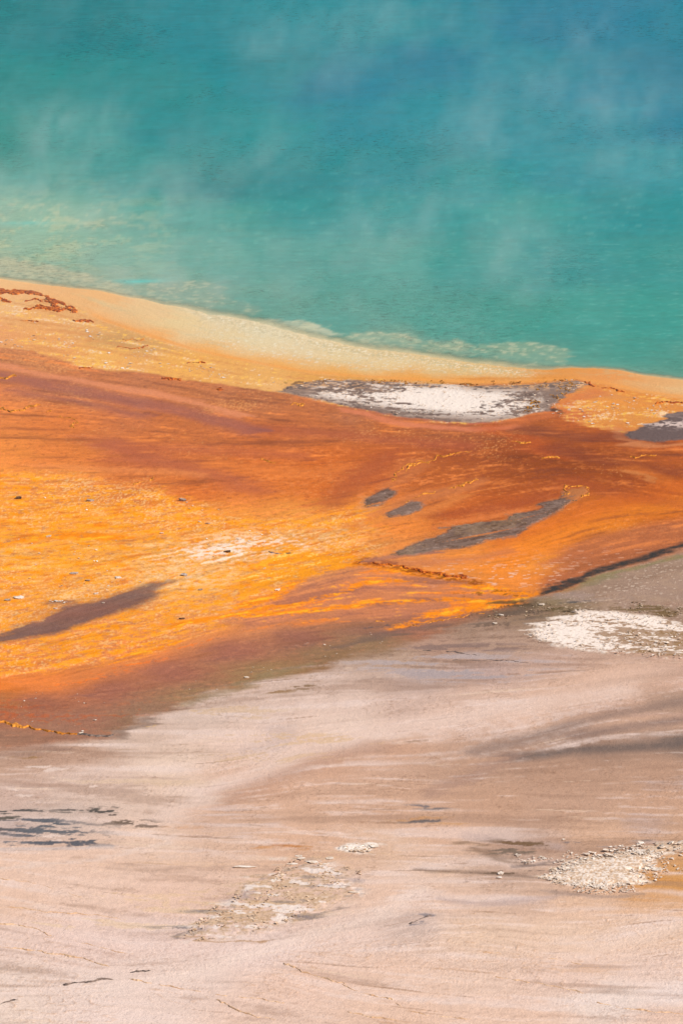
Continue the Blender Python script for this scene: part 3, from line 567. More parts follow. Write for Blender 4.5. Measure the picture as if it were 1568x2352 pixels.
    ci = np.tile(alb((176,146,122)), (n, 1)); ci = mixc(ci, alb((150,116,76)), sm(nB + olive * .3, .1, .4) * .8)
    ci = mixc(ci, alb((246,230,217)), wm); ci = mixc(ci, alb((196,166,138)), sm(nC + nB * .7 + .12 * l1, .3, .6) * .55)
    col = mixc(col, ci, sm(si, -18, 10) * sm(wm + sm(si, 0, 30) * .7 + nB * .3, .2, .7)); rough = np.maximum(rough, sm(si, 0, 12) * wm)
    for P, base, wht in ((HEAP, (214,184,156), .9), (HEAP_TAIL, (206,176,148), .4), (SMALL_CRUST, (240,226,214), .9)):
        si = boxed(P, u2, v2, 80)
        ci = np.tile(alb(base), (n, 1)); ci = mixc(ci, alb((246,230,216)), sm(fbm(X / .07, Y / .09, 231, 2) + nB * .7, -.2, .2) * wht)
        ci = mixc(ci, alb((164,124,84)), sm(-nC + nE * .5, .3, .5) * .6)
        col = mixc(col, ci, sm(si, -14, 10)); rough = np.maximum(rough, sm(si, 0, 5))
    si = boxed(MID_CRUST, u2, v2, 120)
    mm = sm(si + nG * 20 + nB * 12, -34, 46)
    col = mixc(col, alb((208,178,148)), mm * sm(nB + nG * .4, -.25, .2) * .55)
    col = mixc(col, alb((176,142,108)), mm * sm(nC + nB * .5, .18, .45) * .55)
    col = mixc(col, alb((238,222,212)), mm * sm(nI + nA * .4, .2, .34) * .85)
    col = mixc(col, alb((140,126,122)), mm * sm(-nI + nG * .5, .38, .6) * .6); rough = np.maximum(rough, mm * .9)
    # --- under water
    bed = sm(-s_shore, 0, 10)
    col = mixc(col, alb((214,206,168)), bed * .6)
    col = mixc(col, alb((150,178,150)), sm(-s_shore, 60, 400) * .8)
    # wetness: film of hot water over the mats, drier on silica
    wet = np.clip(.75 * sm(s_shore, -5, 10) * (1 - sm(s_mat, -20, 60) * .75) - rough * .6, .02, .8)
    # --- height
    z = .012 * nF + .006 * nA + .0035 * nB * (1 + .6 * rough) + .003 * nC * (.5 + 1.2 * rough)
    z = z + .03 * sm(s_rim, -10, 60) + .006 * ln * keep * lower * m.mean() * 0
    apron = sm(s_mat, -10, 16)
    z = z + apron * (.010 * (ln * keep * lower) + .006 * ln2 + .006 * ln3 * sm(v0, 2000, 2250))
    z = z + .004 * nD * lowleft + .010 * sm(fl, -20, 20) * nH
    shore_m = s_shore / np.maximum(k, 1e-3)          # metres from the shore
    z = np.where(s_shore > 0, z + np.minimum(shore_m * .02, .03), -.01 - np.minimum(-shore_m * .03, 2.5) - .0)
    return np.clip(col, .004, .86), wet, z, s_shore

# ------------------------------------------------------------------ mesh helpers
def tag(o, label=None, cat=None, group=None, kind=None):
    if label: o['label'] = label
    if cat: o['category'] = cat
    if group: o['group'] = group
    if kind: o['kind'] = kind
    return o
def link(name, me, parent=None, mat=None):
    if mat and not me.materials: me.materials.append(mat)
    o = bpy.data.objects.new(name, me)
    COL.objects.link(o)
    if parent is not None: o.parent = parent
    return o
def np_mesh(name, co, quads, attr=None, smooth=True):
    me = bpy.data.meshes.new(name)
    me.vertices.add(len(co)); me.vertices.foreach_set('co', np.asarray(co, np.float32).ravel())
    nq, kq = quads.shape
    me.loops.add(nq * kq); me.loops.foreach_set('vertex_index', quads.astype(np.int32).ravel())
    me.polygons.add(nq); me.polygons.foreach_set('loop_start', (np.arange(nq) * kq).astype(np.int32))
    me.polygons.foreach_set('use_smooth', np.full(nq, smooth))
    me.update(calc_edges=True)
    if attr is not None:
        for nm, a in attr.items():
            at = me.attributes.new(nm, 'FLOAT_COLOR', 'POINT')
            at.data.foreach_set('color', np.asarray(a, np.float32).ravel())
    return me
def grid_quads(nr, nc):
    i = np.arange(nr * nc).reshape(nr, nc)
    return np.stack([i[:-1, :-1], i[:-1, 1:], i[1:, 1:], i[1:, :-1]], -1).reshape(-1, 4)

# ------------------------------------------------------------------ materials
def nodes_of(m):
    m.use_nodes = True
    return m.node_tree, m.node_tree.nodes['Principled BSDF']
def N(nt, t, **kw):
    n = nt.nodes.new(t)
    for k_, v_ in kw.items():
        if k_.startswith('i_'): n.inputs[int(k_[2:]) if k_[2:].isdigit() else k_[2:]].default_value = v_
        else: setattr(n, k_, v_)
    return n
def mat_ground(name, bump=.75):
    m = bpy.data.materials.new(name); nt, b = nodes_of(m)
    a = N(nt, 'ShaderNodeAttribute', attribute_name='albedo')
    tc = N(nt, 'ShaderNodeTexCoord')
    n1 = N(nt, 'ShaderNodeTexNoise', i_Scale=22.0, i_Detail=5.0, i_Roughness=.65)
    n2 = N(nt, 'ShaderNodeTexNoise', i_Scale=5.0, i_Detail=6.0, i_Roughness=.6)
    for n in (n1, n2): nt.links.new(tc.outputs['Object'], n.inputs['Vector'])
    mr = N(nt, 'ShaderNodeMapRange', i_1=.3, i_2=.7, i_3=.92, i_4=1.08)
    nt.links.new(n1.outputs[0], mr.inputs[0])
    mx = N(nt, 'ShaderNodeVectorMath', operation='SCALE')
    nt.links.new(a.outputs['Color'], mx.inputs[0]); nt.links.new(mr.outputs[0], mx.inputs['Scale'])
    nt.links.new(mx.outputs[0], b.inputs['Base Color'])
    r = N(nt, 'ShaderNodeMapRange', i_1=0.0, i_2=1.0, i_3=.9, i_4=.5)
    nt.links.new(a.outputs['Alpha'], r.inputs[0]); nt.links.new(r.outputs[0], b.inputs['Roughness'])
    s = N(nt, 'ShaderNodeMapRange', i_1=0.0, i_2=1.0, i_3=.04, i_4=.09)
    nt.links.new(a.outputs['Alpha'], s.inputs[0]); nt.links.new(s.outputs[0], b.inputs['Specular IOR Level'])
    b1 = N(nt, 'ShaderNodeBump', i_Strength=bump, i_Distance=.02); b2 = N(nt, 'ShaderNodeBump', i_Strength=bump * .8, i_Distance=.04)
    nt.links.new(n1.outputs[0], b1.inputs['Height']); nt.links.new(n2.outputs[0], b2.inputs['Height'])
    nt.links.new(b2.outputs[0], b1.inputs['Normal']); nt.links.new(b1.outputs[0], b.inputs['Normal'])
    return m
def mat_noise(name, c1, c2, scale=9, rough=.7, bump=.6, c3=None, spec=.2):
    m = bpy.data.materials.new(name); nt, b = nodes_of(m)
    tc = N(nt, 'ShaderNodeTexCoord')
    n1 = N(nt, 'ShaderNodeTexNoise', i_Scale=scale, i_Detail=5.0, i_Roughness=.65)
    geo = N(nt, 'ShaderNodeNewGeometry')
    nt.links.new(geo.outputs['Position'], n1.inputs['Vector'])
    cr = N(nt, 'ShaderNodeValToRGB')
    e = cr.color_ramp.elements
    e[0].position = .36; e[1].position = .64
    e[0].color = (*alb(c1), 1); e[1].color = (*alb(c2), 1)
    if c3: x = e.new(.5); x.color = (*alb(c3), 1)
    nt.links.new(n1.outputs[0], cr.inputs[0]); nt.links.new(cr.outputs[0], b.inputs['Base Color'])
    b.inputs['Roughness'].default_value = rough; b.inputs['Specular IOR Level'].default_value = spec
    bp = N(nt, 'ShaderNodeBump', i_Strength=bump, i_Distance=.03)
    nt.links.new(n1.outputs[0], bp.inputs['Height']); nt.links.new(bp.outputs[0], b.inputs['Normal'])
    return m
M_GROUND = mat_ground('sinter_and_mat_ground')
M_CRUST = mat_ground('dry_sinter_crust', .45)
M_WHITE = mat_noise('white_sinter', (206,182,158), (250,238,226), 7, .8)
M_DARKROCK = mat_noise('dark_rock', (74,50,34), (140,110,84), 10)
M_GREYROCK = mat_noise('grey_sinter', (130,112,102), (206,190,178), 8)
M_RUST = mat_noise('rust_mat', (110,44,10), (236,136,34), 9, .6, c3=(176,80,18))
M_OCHRE = mat_noise('ochre_mat', (150,92,24), (236,158,60), 7, .6, c3=(206,126,40))
M_TANRIM = mat_noise('tan_rimstone', (206,162,126), (232,196,160), 5, .8)
M_DARKRIM = mat_noise('dark_silt_rim', (70,62,60), (150,128,116), 6, .75)

# ------------------------------------------------------------------ ground sheet
inner_u = np.arange(-190, 1760, 1.95)
out_l = -190 - np.cumsum(np.geomspace(2.2, 9000, 46))[::-1]
out_r = inner_u[-1] + np.cumsum(np.geomspace(2.2, 9000, 46))
us = np.concatenate([out_l, inner_u, out_r])
vs_ = np.concatenate([np.geomspace(9000, 2440, 50)[:-1], np.arange(2440, 600, -1.85), np.arange(600, 0, -9), np.arange(0, -1000, -60)])
_, Yr = to_world(784, vs_)
Yr = np.concatenate([Yr, [500, 700, 1000, 1600, 2600, 4200, 6000]])
dep = Yr * CP + H_CAM * SP
Xg = (us[None, :] - 784) / F * dep[:, None]
Yg = np.repeat(Yr[:, None], len(us), 1)
X, Y = Xg.ravel(), Yg.ravel()
col, wet, z, ss = ground_fields(X, Y)
# the pool is closed beyond the frame: an oval basin
def pool_oval(X, Y):
    return 1 - np.sqrt(((X - 10) / 75) ** 2 + ((Y - 262) / 95) ** 2)
ov = pool_oval(X, Y)
land = sm(-ov, -.02, .05)
z = np.where(ss < 0, z * (1 - land) + .15 * land, z)
col = np.where(((ss < 0) & (ov < .02))[:, None], alb((214,180,140)), col)
me = np_mesh('ground', np.stack([X, Y, z], 1), grid_quads(*Xg.shape), {'albedo': np.column_stack([col, wet])})
g = link('ground', me, mat=M_GROUND)
tag(g, 'hot spring ground of orange microbial mats and pale pink sinter', kind='structure')

# ------------------------------------------------------------------ pool water
WZ = -0.012
wu = np.concatenate([np.linspace(-5200, -250, 40), np.arange(-240, 1820, 5.0), np.linspace(1830, 6500, 40)])
wv = np.concatenate([np.arange(1010, 560, -2.2), np.arange(560, -60, -6), np.linspace(-66, -560, 24)])
_, Yw = to_world(784, wv, WZ)
depw = Yw * CP + (H_CAM - WZ) * SP
Xw = (wu[None, :] - 784) / F * depw[:, None]
Yw2 = np.repeat(Yw[:, None], len(wu), 1)
XX, YY = Xw.ravel(), Yw2.ravel()
u0, v0 = to_survey(XX, YY)
wx = fbm(XX / 1.6, YY / 3.0, 3, 3); wy = fbm(XX / 1.6, YY / 3.0, 41, 3)
kk = F / (YY * CP + H_CAM * SP)
u1 = u0 + wx * .22 * kk; v1 = v0 + wy * 3.2
rx = fbm(XX / .30, YY / .8, 5, 3); ry = fbm(XX / .30, YY / .8, 77, 3)
sh = -pdist(below(SHORE), u1, v0 + wy * 1.2 + (ry * 1.6 + rx * 1.2) * sm(u0, 380, 520) * (1 - .7 * sm(u0, 1230, 1300)))
cw = gsample(G_WATER, u0 + wx * 60, v0 + wy * 14)
big = fbm(XX / 7, YY / 16, 201, 4); md = fbm(XX / 1.6, YY / 2.2, 202, 4); fi = fbm(XX / .32, YY / .5, 203, 3)
st_ = fbm(XX / 2.8, YY / 1.7, 204, 4); fn = fbm(XX / .34, YY / .24, 205, 3)
fn2 = fbm(XX / .9, YY / .5, 206, 4)
cw = cw * (1 + .08 * big + .09 * st_ + .09 * fn + .08 * fn2)[:, None]
cw = mixc(cw, alb((150,196,176)), sm(fn + fn2 * .8, .35, .9) * .14 * sm(v0, 260, 560))
cw = mixc(cw, alb((92,164,156)), sm(st_ + big * .5, .1, .6) * .22 * sm(v0, 200, 600))
shelf = np.zeros(len(XX))
for P, c, op, fe in SHELVES:
    s = boxed(P, u1 + rx * 12 + md * 26, v1 + ry * 4 + md * 7, 160)
    m_ = sm(s, -fe * .7, fe * .8) * min(1, op * 1.15) * (.8 + .35 * md.clip(-.6, .6)).clip(0, 1)
    shelf = np.maximum(shelf, m_)
    cw = mixc(cw, alb(c) * 1.0, m_)
leftsh = np.exp(-(((u0 - 60) / 320) ** 2 + ((v0 - 540) / 90) ** 2))
cw = mixc(cw, alb((190,200,158)), leftsh * (.3 + .5 * sm(md + fi * .5, .0, .4)))
cw = mixc(cw, alb((60,206,196)), np.exp(-(((u1 - 325) / 55) ** 2 + ((v1 - 644) / 4.5) ** 2)) * .8)
cw = mixc(cw, alb((74,200,188)), np.exp(-(((u1 - 60) / 70) ** 2 + ((v1 - 513) / 5) ** 2)) * .5)
shal = np.exp(-np.maximum(sh, 0) / 26)
cw = mixc(cw, alb((150,178,150)), shal * .75)
cw = mixc(cw, alb((206,206,168)), shelf * sm(fi + md * .4, .05, .4) * .6); cw = mixc(cw, alb((84,140,126)), shelf * sm(-fi - md * .5, .15, .5) * .4)
soft = sm(u0, 300, 480) * (1 - sm(u0, 1200, 1300))
alpha = np.clip(.12 + .88 * sm(sh + md * 10, 0, 30 + 22 * soft), 0, 1)
alpha = np.where(sh < 0, .05, alpha)
rip = .05 + .95 * sm(big + .35 * st_ + .3 * md, -.15, .5)
me = np_mesh('pool_water', np.stack([XX, YY, np.full(len(XX), WZ)], 1), grid_quads(*Xw.shape),
             {'albedo': np.column_stack([np.clip(cw, .004, .86), alpha]), 'ripple': np.column_stack([rip, rip, rip, rip])})
m = bpy.data.materials.new('pool_water'); nt, b = nodes_of(m)
a = N(nt, 'ShaderNodeAttribute', attribute_name='albedo')
ar = N(nt, 'ShaderNodeAttribute', attribute_name='ripple')
tc = N(nt, 'ShaderNodeTexCoord')
mp = N(nt, 'ShaderNodeMapping'); mp.inputs['Scale'].default_value = (.8, 1.0, 1); mp.inputs['Rotation'].default_value = (0, 0, .12)
nt.links.new(tc.outputs['Object'], mp.inputs[0])
n1 = N(nt, 'ShaderNodeTexNoise', i_Scale=4.2, i_Detail=6.0, i_Roughness=.7, i_Distortion=.5)
n2 = N(nt, 'ShaderNodeTexNoise', i_Scale=1.1, i_Detail=3.0)
for n in (n1, n2): nt.links.new(mp.outputs[0], n.inputs['Vector'])
b1 = N(nt, 'ShaderNodeBump', i_Distance=.06); b2 = N(nt, 'ShaderNodeBump', i_Strength=.4, i_Distance=.12)
nt.links.new(ar.outputs['Fac'], b1.inputs['Strength'])
nt.links.new(n1.outputs[0], b1.inputs['Height']); nt.links.new(n2.outputs[0], b2.inputs['Height'])
nt.links.new(b2.outputs[0], b1.inputs['Normal']); nt.links.new(b1.outputs[0], b.inputs['Normal'])
# the troughs of the ripples let one see deeper
mr = N(nt, 'ShaderNodeMapRange', i_1=.34, i_2=.5, i_3=.58, i_4=1.02)
nt.links.new(n1.outputs[0], mr.inputs[0])
mx = N(nt, 'ShaderNodeVectorMath', operation='SCALE')
rm = N(nt, 'ShaderNodeMix', data_type='FLOAT'); rm.inputs[2].default_value = 1.0
nt.links.new(ar.outputs['Fac'], rm.inputs[0]); nt.links.new(mr.outputs[0], rm.inputs[3])
nt.links.new(a.outputs['Color'], mx.inputs[0]); nt.links.new(rm.outputs[0], mx.inputs['Scale']); nt.links.new(mx.outputs[0], b.inputs['Base Color'])
b.inputs['Roughness'].default_value = .22; b.inputs['IOR'].default_value = 1.33; b.inputs['Specular IOR Level'].default_value = .05
tr = N(nt, 'ShaderNodeBsdfTransparent'); ms = N(nt, 'ShaderNodeMixShader')
nt.links.new(a.outputs['Alpha'], ms.inputs[0]); nt.links.new(tr.outputs[0], ms.inputs[1]); nt.links.new(b.outputs[0], ms.inputs[2])
nt.links.new(ms.outputs[0], nt.nodes['Material Output'].inputs['Surface'])
o = link('water', me, mat=m)
tag(o, 'steaming turquoise and deep blue pool water', kind='structure')

# forested hills that close the basin far behind the frame
tx = np.linspace(-1500, 1500, 120); ty = np.concatenate([np.linspace(390, 700, 40), np.linspace(720, 1500, 14)])
TX, TY = np.meshgrid(tx, ty)
TZ = -1 + 95 * sm(TY + 40 * fbm(TX.ravel() / 160, TY.ravel() / 160, 311, 3).reshape(TX.shape), 400, 760) * (1 + .35 * fbm(TX.ravel() / 260, TY.ravel() / 400, 312, 3).reshape(TX.shape)) + 2.5 * fbm(TX.ravel() / 9, TY.ravel() / 9, 313, 3).reshape(TX.shape) * sm(TY, 405, 440)
me = np_mesh('hills', np.stack([TX.ravel(), TY.ravel(), TZ.ravel()], 1), grid_quads(*TX.shape))
tag(link('hills', me, mat=mat_noise('conifer_hills', (30,40,26), (74,84,52), .25)), 'conifer covered hills behind the spring', kind='structure')

# the overlook slope on which the camera stands (behind the frame)
hx = np.linspace(-260, 260, 40); hy = np.linspace(-160, 62, 36)
HX, HY = np.meshgrid(hx, hy)
HZ = np.clip(40.2 - .82 * np.maximum(HY - .5, 0), 0, 99) * 1.0 + fbm(HX.ravel() / 14, HY.ravel() / 14, 301, 3).reshape(HX.shape) * .5 * sm(np.abs(HY), 6, 20) - .4 + .2
me = np_mesh('hillside', np.stack([HX.ravel(), HY.ravel(), HZ.ravel()], 1), grid_quads(*HX.shape))
tag(link('hillside', me, mat=mat_noise('dry_grass_slope', (70,74,44), (120,112,80), 1.2)), 'dry grassy overlook slope in front of the spring', kind='structure')

# ------------------------------------------------------------------ raised sheets: islands, crusts and mat rims
def raised(name, pts, label, cat, height, closed=True, thick=0, mat=M_CRUST, group=None, parent=None, edge=8, st=(1.6, 1.0), rag=1.0, own=False):
    P = np.array(pts, float)
    mg = (50 if closed else 14) + thick * VS
    gu = np.arange(P[:, 0].min() - mg, P[:, 0].max() + mg, st[0]); gv = np.arange(P[:, 1].max() + mg / VS, P[:, 1].min() - mg / VS, -st[1])
    _, yr = to_world(784, gv)
    dp = yr * CP + H_CAM * SP
    xg = (gu[None, :] - 784) / F * dp[:, None]; yg = np.repeat(yr[:, None], len(gu), 1)
    X, Y = xg.ravel(), yg.ravel()
    u0, v0, u1, v1, u2, v2, wx, wy, rx, ry, k, l1, l2, l3, l4 = survey_coords(X, Y)
    if closed:
        q_ = .4 if name == 'sinter_island' and label and 'white' not in label else (.55 if 'island' in name else 1.0)
        s = pdist(pts, u0 + (u2 - u0) * q_, v0 + (v2 - v0) * min(1, q_ + .1))
    else:
        mod = .55 + .9 * (fbm(X / .5, Y / 1.2, 401, 3) + .25)
        s = pdist(pts, u0 + rx * .10 * k * rag, v0 + ry * 2.6 * rag, False) + thick * VS / 2 * np.clip(mod + .15 * l1, .1, 1.5)
    c, wt, zg, _ = ground_fields(X, Y)
    nn = fbm(X / .12, Y / .2, 403, 3)
    zz = zg - .02 + sm(s, -2, edge) * (height + .02) * (1 + (.3 if height > .05 or not closed else .10) * nn) 
    keepv = s > -3
    q = grid_quads(*xg.shape)
    kq = keepv[q].all(1)
    q = q[kq]
    if not len(q): return None
    used = np.unique(q); remap = np.zeros(len(X), int) - 1; remap[used] = np.arange(len(used))
    cu, cv = to_world(P[:, 0].mean(), P[:, 1].mean()); cu, cv = float(cu), float(cv)
    me = np_mesh(name, np.stack([X[used] - cu, Y[used] - cv, zz[used]], 1), remap[q], {'albedo': np.column_stack([c[used], wt[used]])})
    o = link(name, me, parent, mat)
    o.location = (cu, cv, 0)
    if parent is not None: o.location = (cu - parent.location.x, cv - parent.location.y, 0)
    else: tag(o, label, cat, group)
    return o
isle_w = raised('sinter_island', WHITE_ISLE, 'long white and grey sinter island just below the yellow pool rim', 'sinter island', .022, group='bare sinter islands among the mats')
isle_r = raised('sinter_island', RIGHT_ISLE, 'grey and white sinter island cut by the right edge, below the pool rim', 'sinter island', .018, group='bare sinter islands among the mats')
isle_l = raised('sinter_island', LONG_ISLE, 'longest dark grey sinter tongue slanting through the rust mat at centre right', 'sinter island', .018, group='bare sinter islands among the mats')
raised('sinter_island', ISLE_A, 'small dark grey islet, upper one of the two left of the long grey tongue', 'sinter island', .014, group='bare sinter islands among the mats')
raised('sinter_island', ISLE_B, 'small dark grey islet, lower one of the two left of the long grey tongue', 'sinter island', .014, group='bare sinter islands among the mats')
raised('white_crust', WHITE_CORE, None, None, .034, parent=isle_w, edge=40)
raised('white_crust', [(1480,985),(1510,972),(1560,966),(1630,965),(1630,992),(1560,994),(1500,993)], None, None, .028, parent=isle_r, edge=24)
raised('sinter_crust', RIGHT_CRUST, 'bright white flaky sinter crust beside the right end of the orange mat', 'sinter crust', .016, group='flaky sinter crusts')
raised('sinter_crust', HEAP, 'heap of crumbled white sinter on the pink apron at lower right', 'sinter crust', .05, group='flaky sinter crusts', edge=40)
raised('sinter_crust', HEAP_TAIL, 'thin tan and white crust trailing up right behind the crumbled heap', 'sinter crust', .02, group='flaky sinter crusts', edge=24)
raised('sinter_crust', MID_CRUST, 'broad tan broken crust with white plates on the lower pink apron', 'sinter crust', .02, group='flaky sinter crusts', edge=40)
raised('sinter_crust', SMALL_CRUST, 'small white crust mound above the broad tan broken crust', 'sinter crust', .04, group='flaky sinter crusts', edge=16)

# microbial mat rims standing proud of the film of water
RIMS = [
 ([(-20,669),(30,672),(75,674),(95,680),(115,690),(135,698),(155,708),(165,717)], 11, M_RUST, 'long rust brown mat rim hooking below the peach shore at far left'),
 ([(60,696),(80,690),(105,692),(125,702),(140,712),(110,710),(80,706)], 5.5, M_RUST, 'looped rust mat rim inside the hooked rim at far left'),
 ([(65,714),(85,710),(115,714),(150,716)], 5.5, M_RUST, 'lower dark rust mat rim under the looped rim at far left'),
 ([(-20,688),(5,690),(22,694)], 7, M_RUST, 'short rust mat rim touching the left edge under the peach shore'),
 ([(172,741),(190,739),(212,742)], 5.5, M_RUST, 'short rust mat rim alone right of the hooked rim'),
 ([(50,739),(75,741),(90,743)], 2.4, M_RUST, 'thin rust mat rim below the looped rim at far left'),
 ([(292,784),(310,781),(322,783)], 3.5, M_OCHRE, 'ochre mat rim in the middle of the speckled yellow band'),
 ([(272,799),(290,802),(318,804),(335,799)], 2.4, M_RUST, 'scattered rust mat rim under the ochre rim in the speckled band'),
 ([(430,838),(450,836),(471,839)], 3.5, M_RUST, 'rust mat rim near the lower edge of the speckled band, above the plum mat'),
 ([(186,849),(205,848),(217,847)], 3, M_RUST, 'small dark mat rim at the left start of the plum mat edge'),
 ([(376,874),(395,875),(413,877)], 4.5, M_RUST, 'thick dark rust mat rim on the plum mat edge'),
 ([(500,898),(514,897)], 3, M_RUST, 'small dark rust mat rim right of the thick one on the plum mat edge'),
 ([(664,934),(680,931),(697,934),(684,937)], 2.6, M_OCHRE, 'ring shaped orange rim on the plum mat below the white island tip'),
 ([(-10,872),(15,872),(34,864),(36,868),(18,874)], 4.5, M_OCHRE, 'orange brown mat rim touching the left edge in the plum mat'),
 ([(-5,936),(25,948),(50,945),(68,938),(86,933)], 3, M_OCHRE, 'ragged orange rim low on the plum mat at left edge'),
 ([(102,950),(118,946),(120,950)], 2.6, M_OCHRE, 'short orange rim right of the ragged one on the plum mat'),
 ([(138,964),(158,962),(168,966),(172,974),(165,984)], 2.4, M_OCHRE, 'question mark shaped ochre rim on the left orange mat'),
 ([(308,1116),(330,1112),(345,1106),(357,1097)], 3, M_OCHRE, 'slanting ochre rim at the edge of rust and orange mat'),
 ([(603,1058),(604,1064),(620,1067),(636,1065)], 2.6, M_OCHRE, 'hook shaped ochre rim alone in the middle of the rust mat'),
 ([(930,1084),(945,1074),(980,1066),(1010,1052),(1040,1048),(1075,1040)], 3, M_OCHRE, 'ochre filament rim running right from above the small islets'),
 ([(905,1110),(910,1090),(930,1072),(975,1060)], 2.6, M_OCHRE, 'curved ochre rim rising above the upper dark islet'),
 ([(935,1156),(965,1142),(1000,1133),(1050,1122),(1080,1110),(1100,1106)], 2.8, M_OCHRE, 'long ochre filament rim trailing right from the lower dark islet'),
 ([(1298,1142),(1296,1128),(1305,1120),(1330,1118),(1348,1120),(1352,1134),(1336,1146)], 3, M_OCHRE, 'ochre loop rim around the top of the long grey tongue'),
 ([(1188,1212),(1210,1204),(1240,1190),(1268,1180),(1290,1170),(1318,1154)], 2.6, M_DARKROCK, 'dark broken ledge along the lower edge of the long grey tongue'),
 ([(1160,1192),(1210,1182),(1235,1172),(1268,1168)], 1.8, M_DARKROCK, 'thin dark ledge on the upper part of the long grey tongue'),
 ([(1320,874),(1345,878),(1365,890),(1400,897),(1432,903)], 4, M_RUST, 'rust brown mat rim on the hump of the pool rim, right of the white island'),
 ([(1500,930),(1540,926),(1600,928)], 4, M_RUST, 'rust brown mat rim touching the right edge above the right island'),
 ([(1180,1020),(1200,1022),(1220,1020)], 2.4, M_OCHRE, 'flat ochre patch in the rust mat left of the right island'),
 ([(1245,1056),(1265,1053),(1282,1055)], 3, M_OCHRE, 'flat ochre patch in the rust mat below the right island'),
 ([(1450,1056),(1480,1052),(1508,1047)], 2.4, M_OCHRE, 'ochre slanting patch near the right edge of the rust mat'),
 ([(0,1665),(40,1671),(85,1680),(130,1688),(180,1692)], 4.5, M_OCHRE, 'bright orange mat rim at the bottom left end of the brown mat'),
 ([(180,1692),(215,1696),(262,1694)], 4.5, M_DARKRIM, 'dark end of the bottom left mat rim beside the pale apron'),
 ([(829,1294),(880,1300),(930,1309),(985,1320),(1064,1330)], 6, M_RUST, 'dark rust crest where the bright orange flow begins'),
 ([(870,1430),(960,1441),(1040,1424),(1120,1408)], 2.2, M_OCHRE, 'lower orange edge of the bright flow above the brown apron'),
 ([(616,1264+8),(640,1276),(668,1275)], 2.4, M_DARKRIM, 'small dark ledge in the orange mat left of the rust crest'),
 ([(1040,1534-13),(1160,1522),(1260,1532)], 1.4, M_DARKRIM, 'thin dark crack line on the grey apron below the white crust'),
 ([(970,1498),(1030,1502),(1100,1510)], 1.6, M_DARKRIM, 'thin dark crack line on the grey apron left of the white crust'),
 ([(150,2268),(190,2262),(235,2257),(268,2250)], 3.0, M_DARKRIM, 'dark slanting gash in the pale apron at lower left'),
 ([(300,2240),(325,2238),(345,2234)], 1.8, M_DARKRIM, 'thin dark gash following the slanting gash at lower left'),
 ([(-5,2316),(15,2310),(34,2303)], 2.6, M_DARKRIM, 'short dark gash touching the left edge near the bottom'),
 ([(942,2128),(960,2118),(985,2108)], 2.2, M_DARKRIM, 'soft dark gash on the apron right of the broad tan crust'),
 ([(-20,2127),(40,2130),(90,2140),(115,2155),(160,2165),(210,2176)], 2.6, M_TANRIM, 'upper tan rimstone step crossing the lower left apron'),
 ([(210,2176),(250,2188),(285,2196),(330,2198)], 1.8, M_TANRIM, 'faint right end of the upper tan rimstone step'),
 ([(-20,2179),(50,2186),(130,2197),(190,2207),(225,2219),(250,2226)], 3.0, M_TANRIM, 'thickest tan rimstone step across the lower left apron'),
 ([(-20,2086),(50,2092),(110,2101),(180,2104),(240,2110),(300,2122)], 1.8, M_TANRIM, 'thin tan rimstone step above the two thick steps at lower left'),
 ([(0,2024),(60,2030),(95,2038),(150,2052),(180,2066)], 1.6, M_TANRIM, 'slanting tan rimstone step under the dark silt at left'),
 ([(290,2252),(350,2264),(400,2274),(470,2286),(540,2296),(600,2300),(650,2310)], 2.2, M_TANRIM, 'tan rimstone step running right from the dark gash'),
 ([(500,2302),(525,2318),(560,2332),(600,2342),(660,2350)], 2.8, M_TANRIM, 'tan rimstone step at the bottom edge, left of centre'),
 ([(655,2218),(690,2238),(740,2252),(790,2266)], 2.2, M_TANRIM, 'tan rimstone step bending down right near bottom centre'),
 ([(784,2268),(820,2284),(870,2296),(900,2302)], 2.4, M_TANRIM, 'tan rimstone step right of bottom centre'),
 ([(784,2320),(810,2334),(860,2342),(920,2350)], 2.6, M_TANRIM, 'tan rimstone step at the bottom edge, just right of centre'),
 ([(910,2310),(940,2328),(990,2340),(1080,2348)], 1.8, M_TANRIM, 'brown rimstone step fanning right near the bottom edge'),
 ([(1140,2250),(1200,2258),(1280,2272),(1340,2288)], 1.8, M_TANRIM, 'brown rimstone step crossing the apron right of bottom centre'),
 ([(1370,2308),(1430,2320),(1500,2330),(1568,2333)], 2.4, M_TANRIM, 'brown rimstone step reaching the bottom right edge'),
 ([(1110,2192),(1180,2196),(1250,2206),(1330,2220)], 1.6, M_TANRIM, 'thin brown rimstone step below the lower right heap'),
]
for pts, th, mt, lb in RIMS:
    dark = mt in (M_TANRIM,)
    nm, ct = ('rimstone_step', 'rimstone step') if mt is M_TANRIM else (('sinter_ledge', 'ledge') if mt in (M_DARKRIM, M_DARKROCK) else ('mat_rim', 'mat rim'))
    gp = {'ledge': None, 'rimstone_step': 'rimstone steps on the pale apron', 'sinter_ledge': 'dark ledges and gashes', 'mat_rim': 'raised rims of microbial mat'}[nm]
    own = isle_l if 'long grey tongue' in lb and 'ledge' in lb else None
    if own: nm = 'ledge'
    raised(nm, pts, lb, ct, .03 if mt is M_TANRIM else .035, closed=False, thick=th * (.9 if mt is M_TANRIM else 1), mat=mt, group=gp, parent=own, edge=4, st=(1.0, .5), rag=1.0 if mt is M_TANRIM or mt is M_DARKRIM else 1.9)

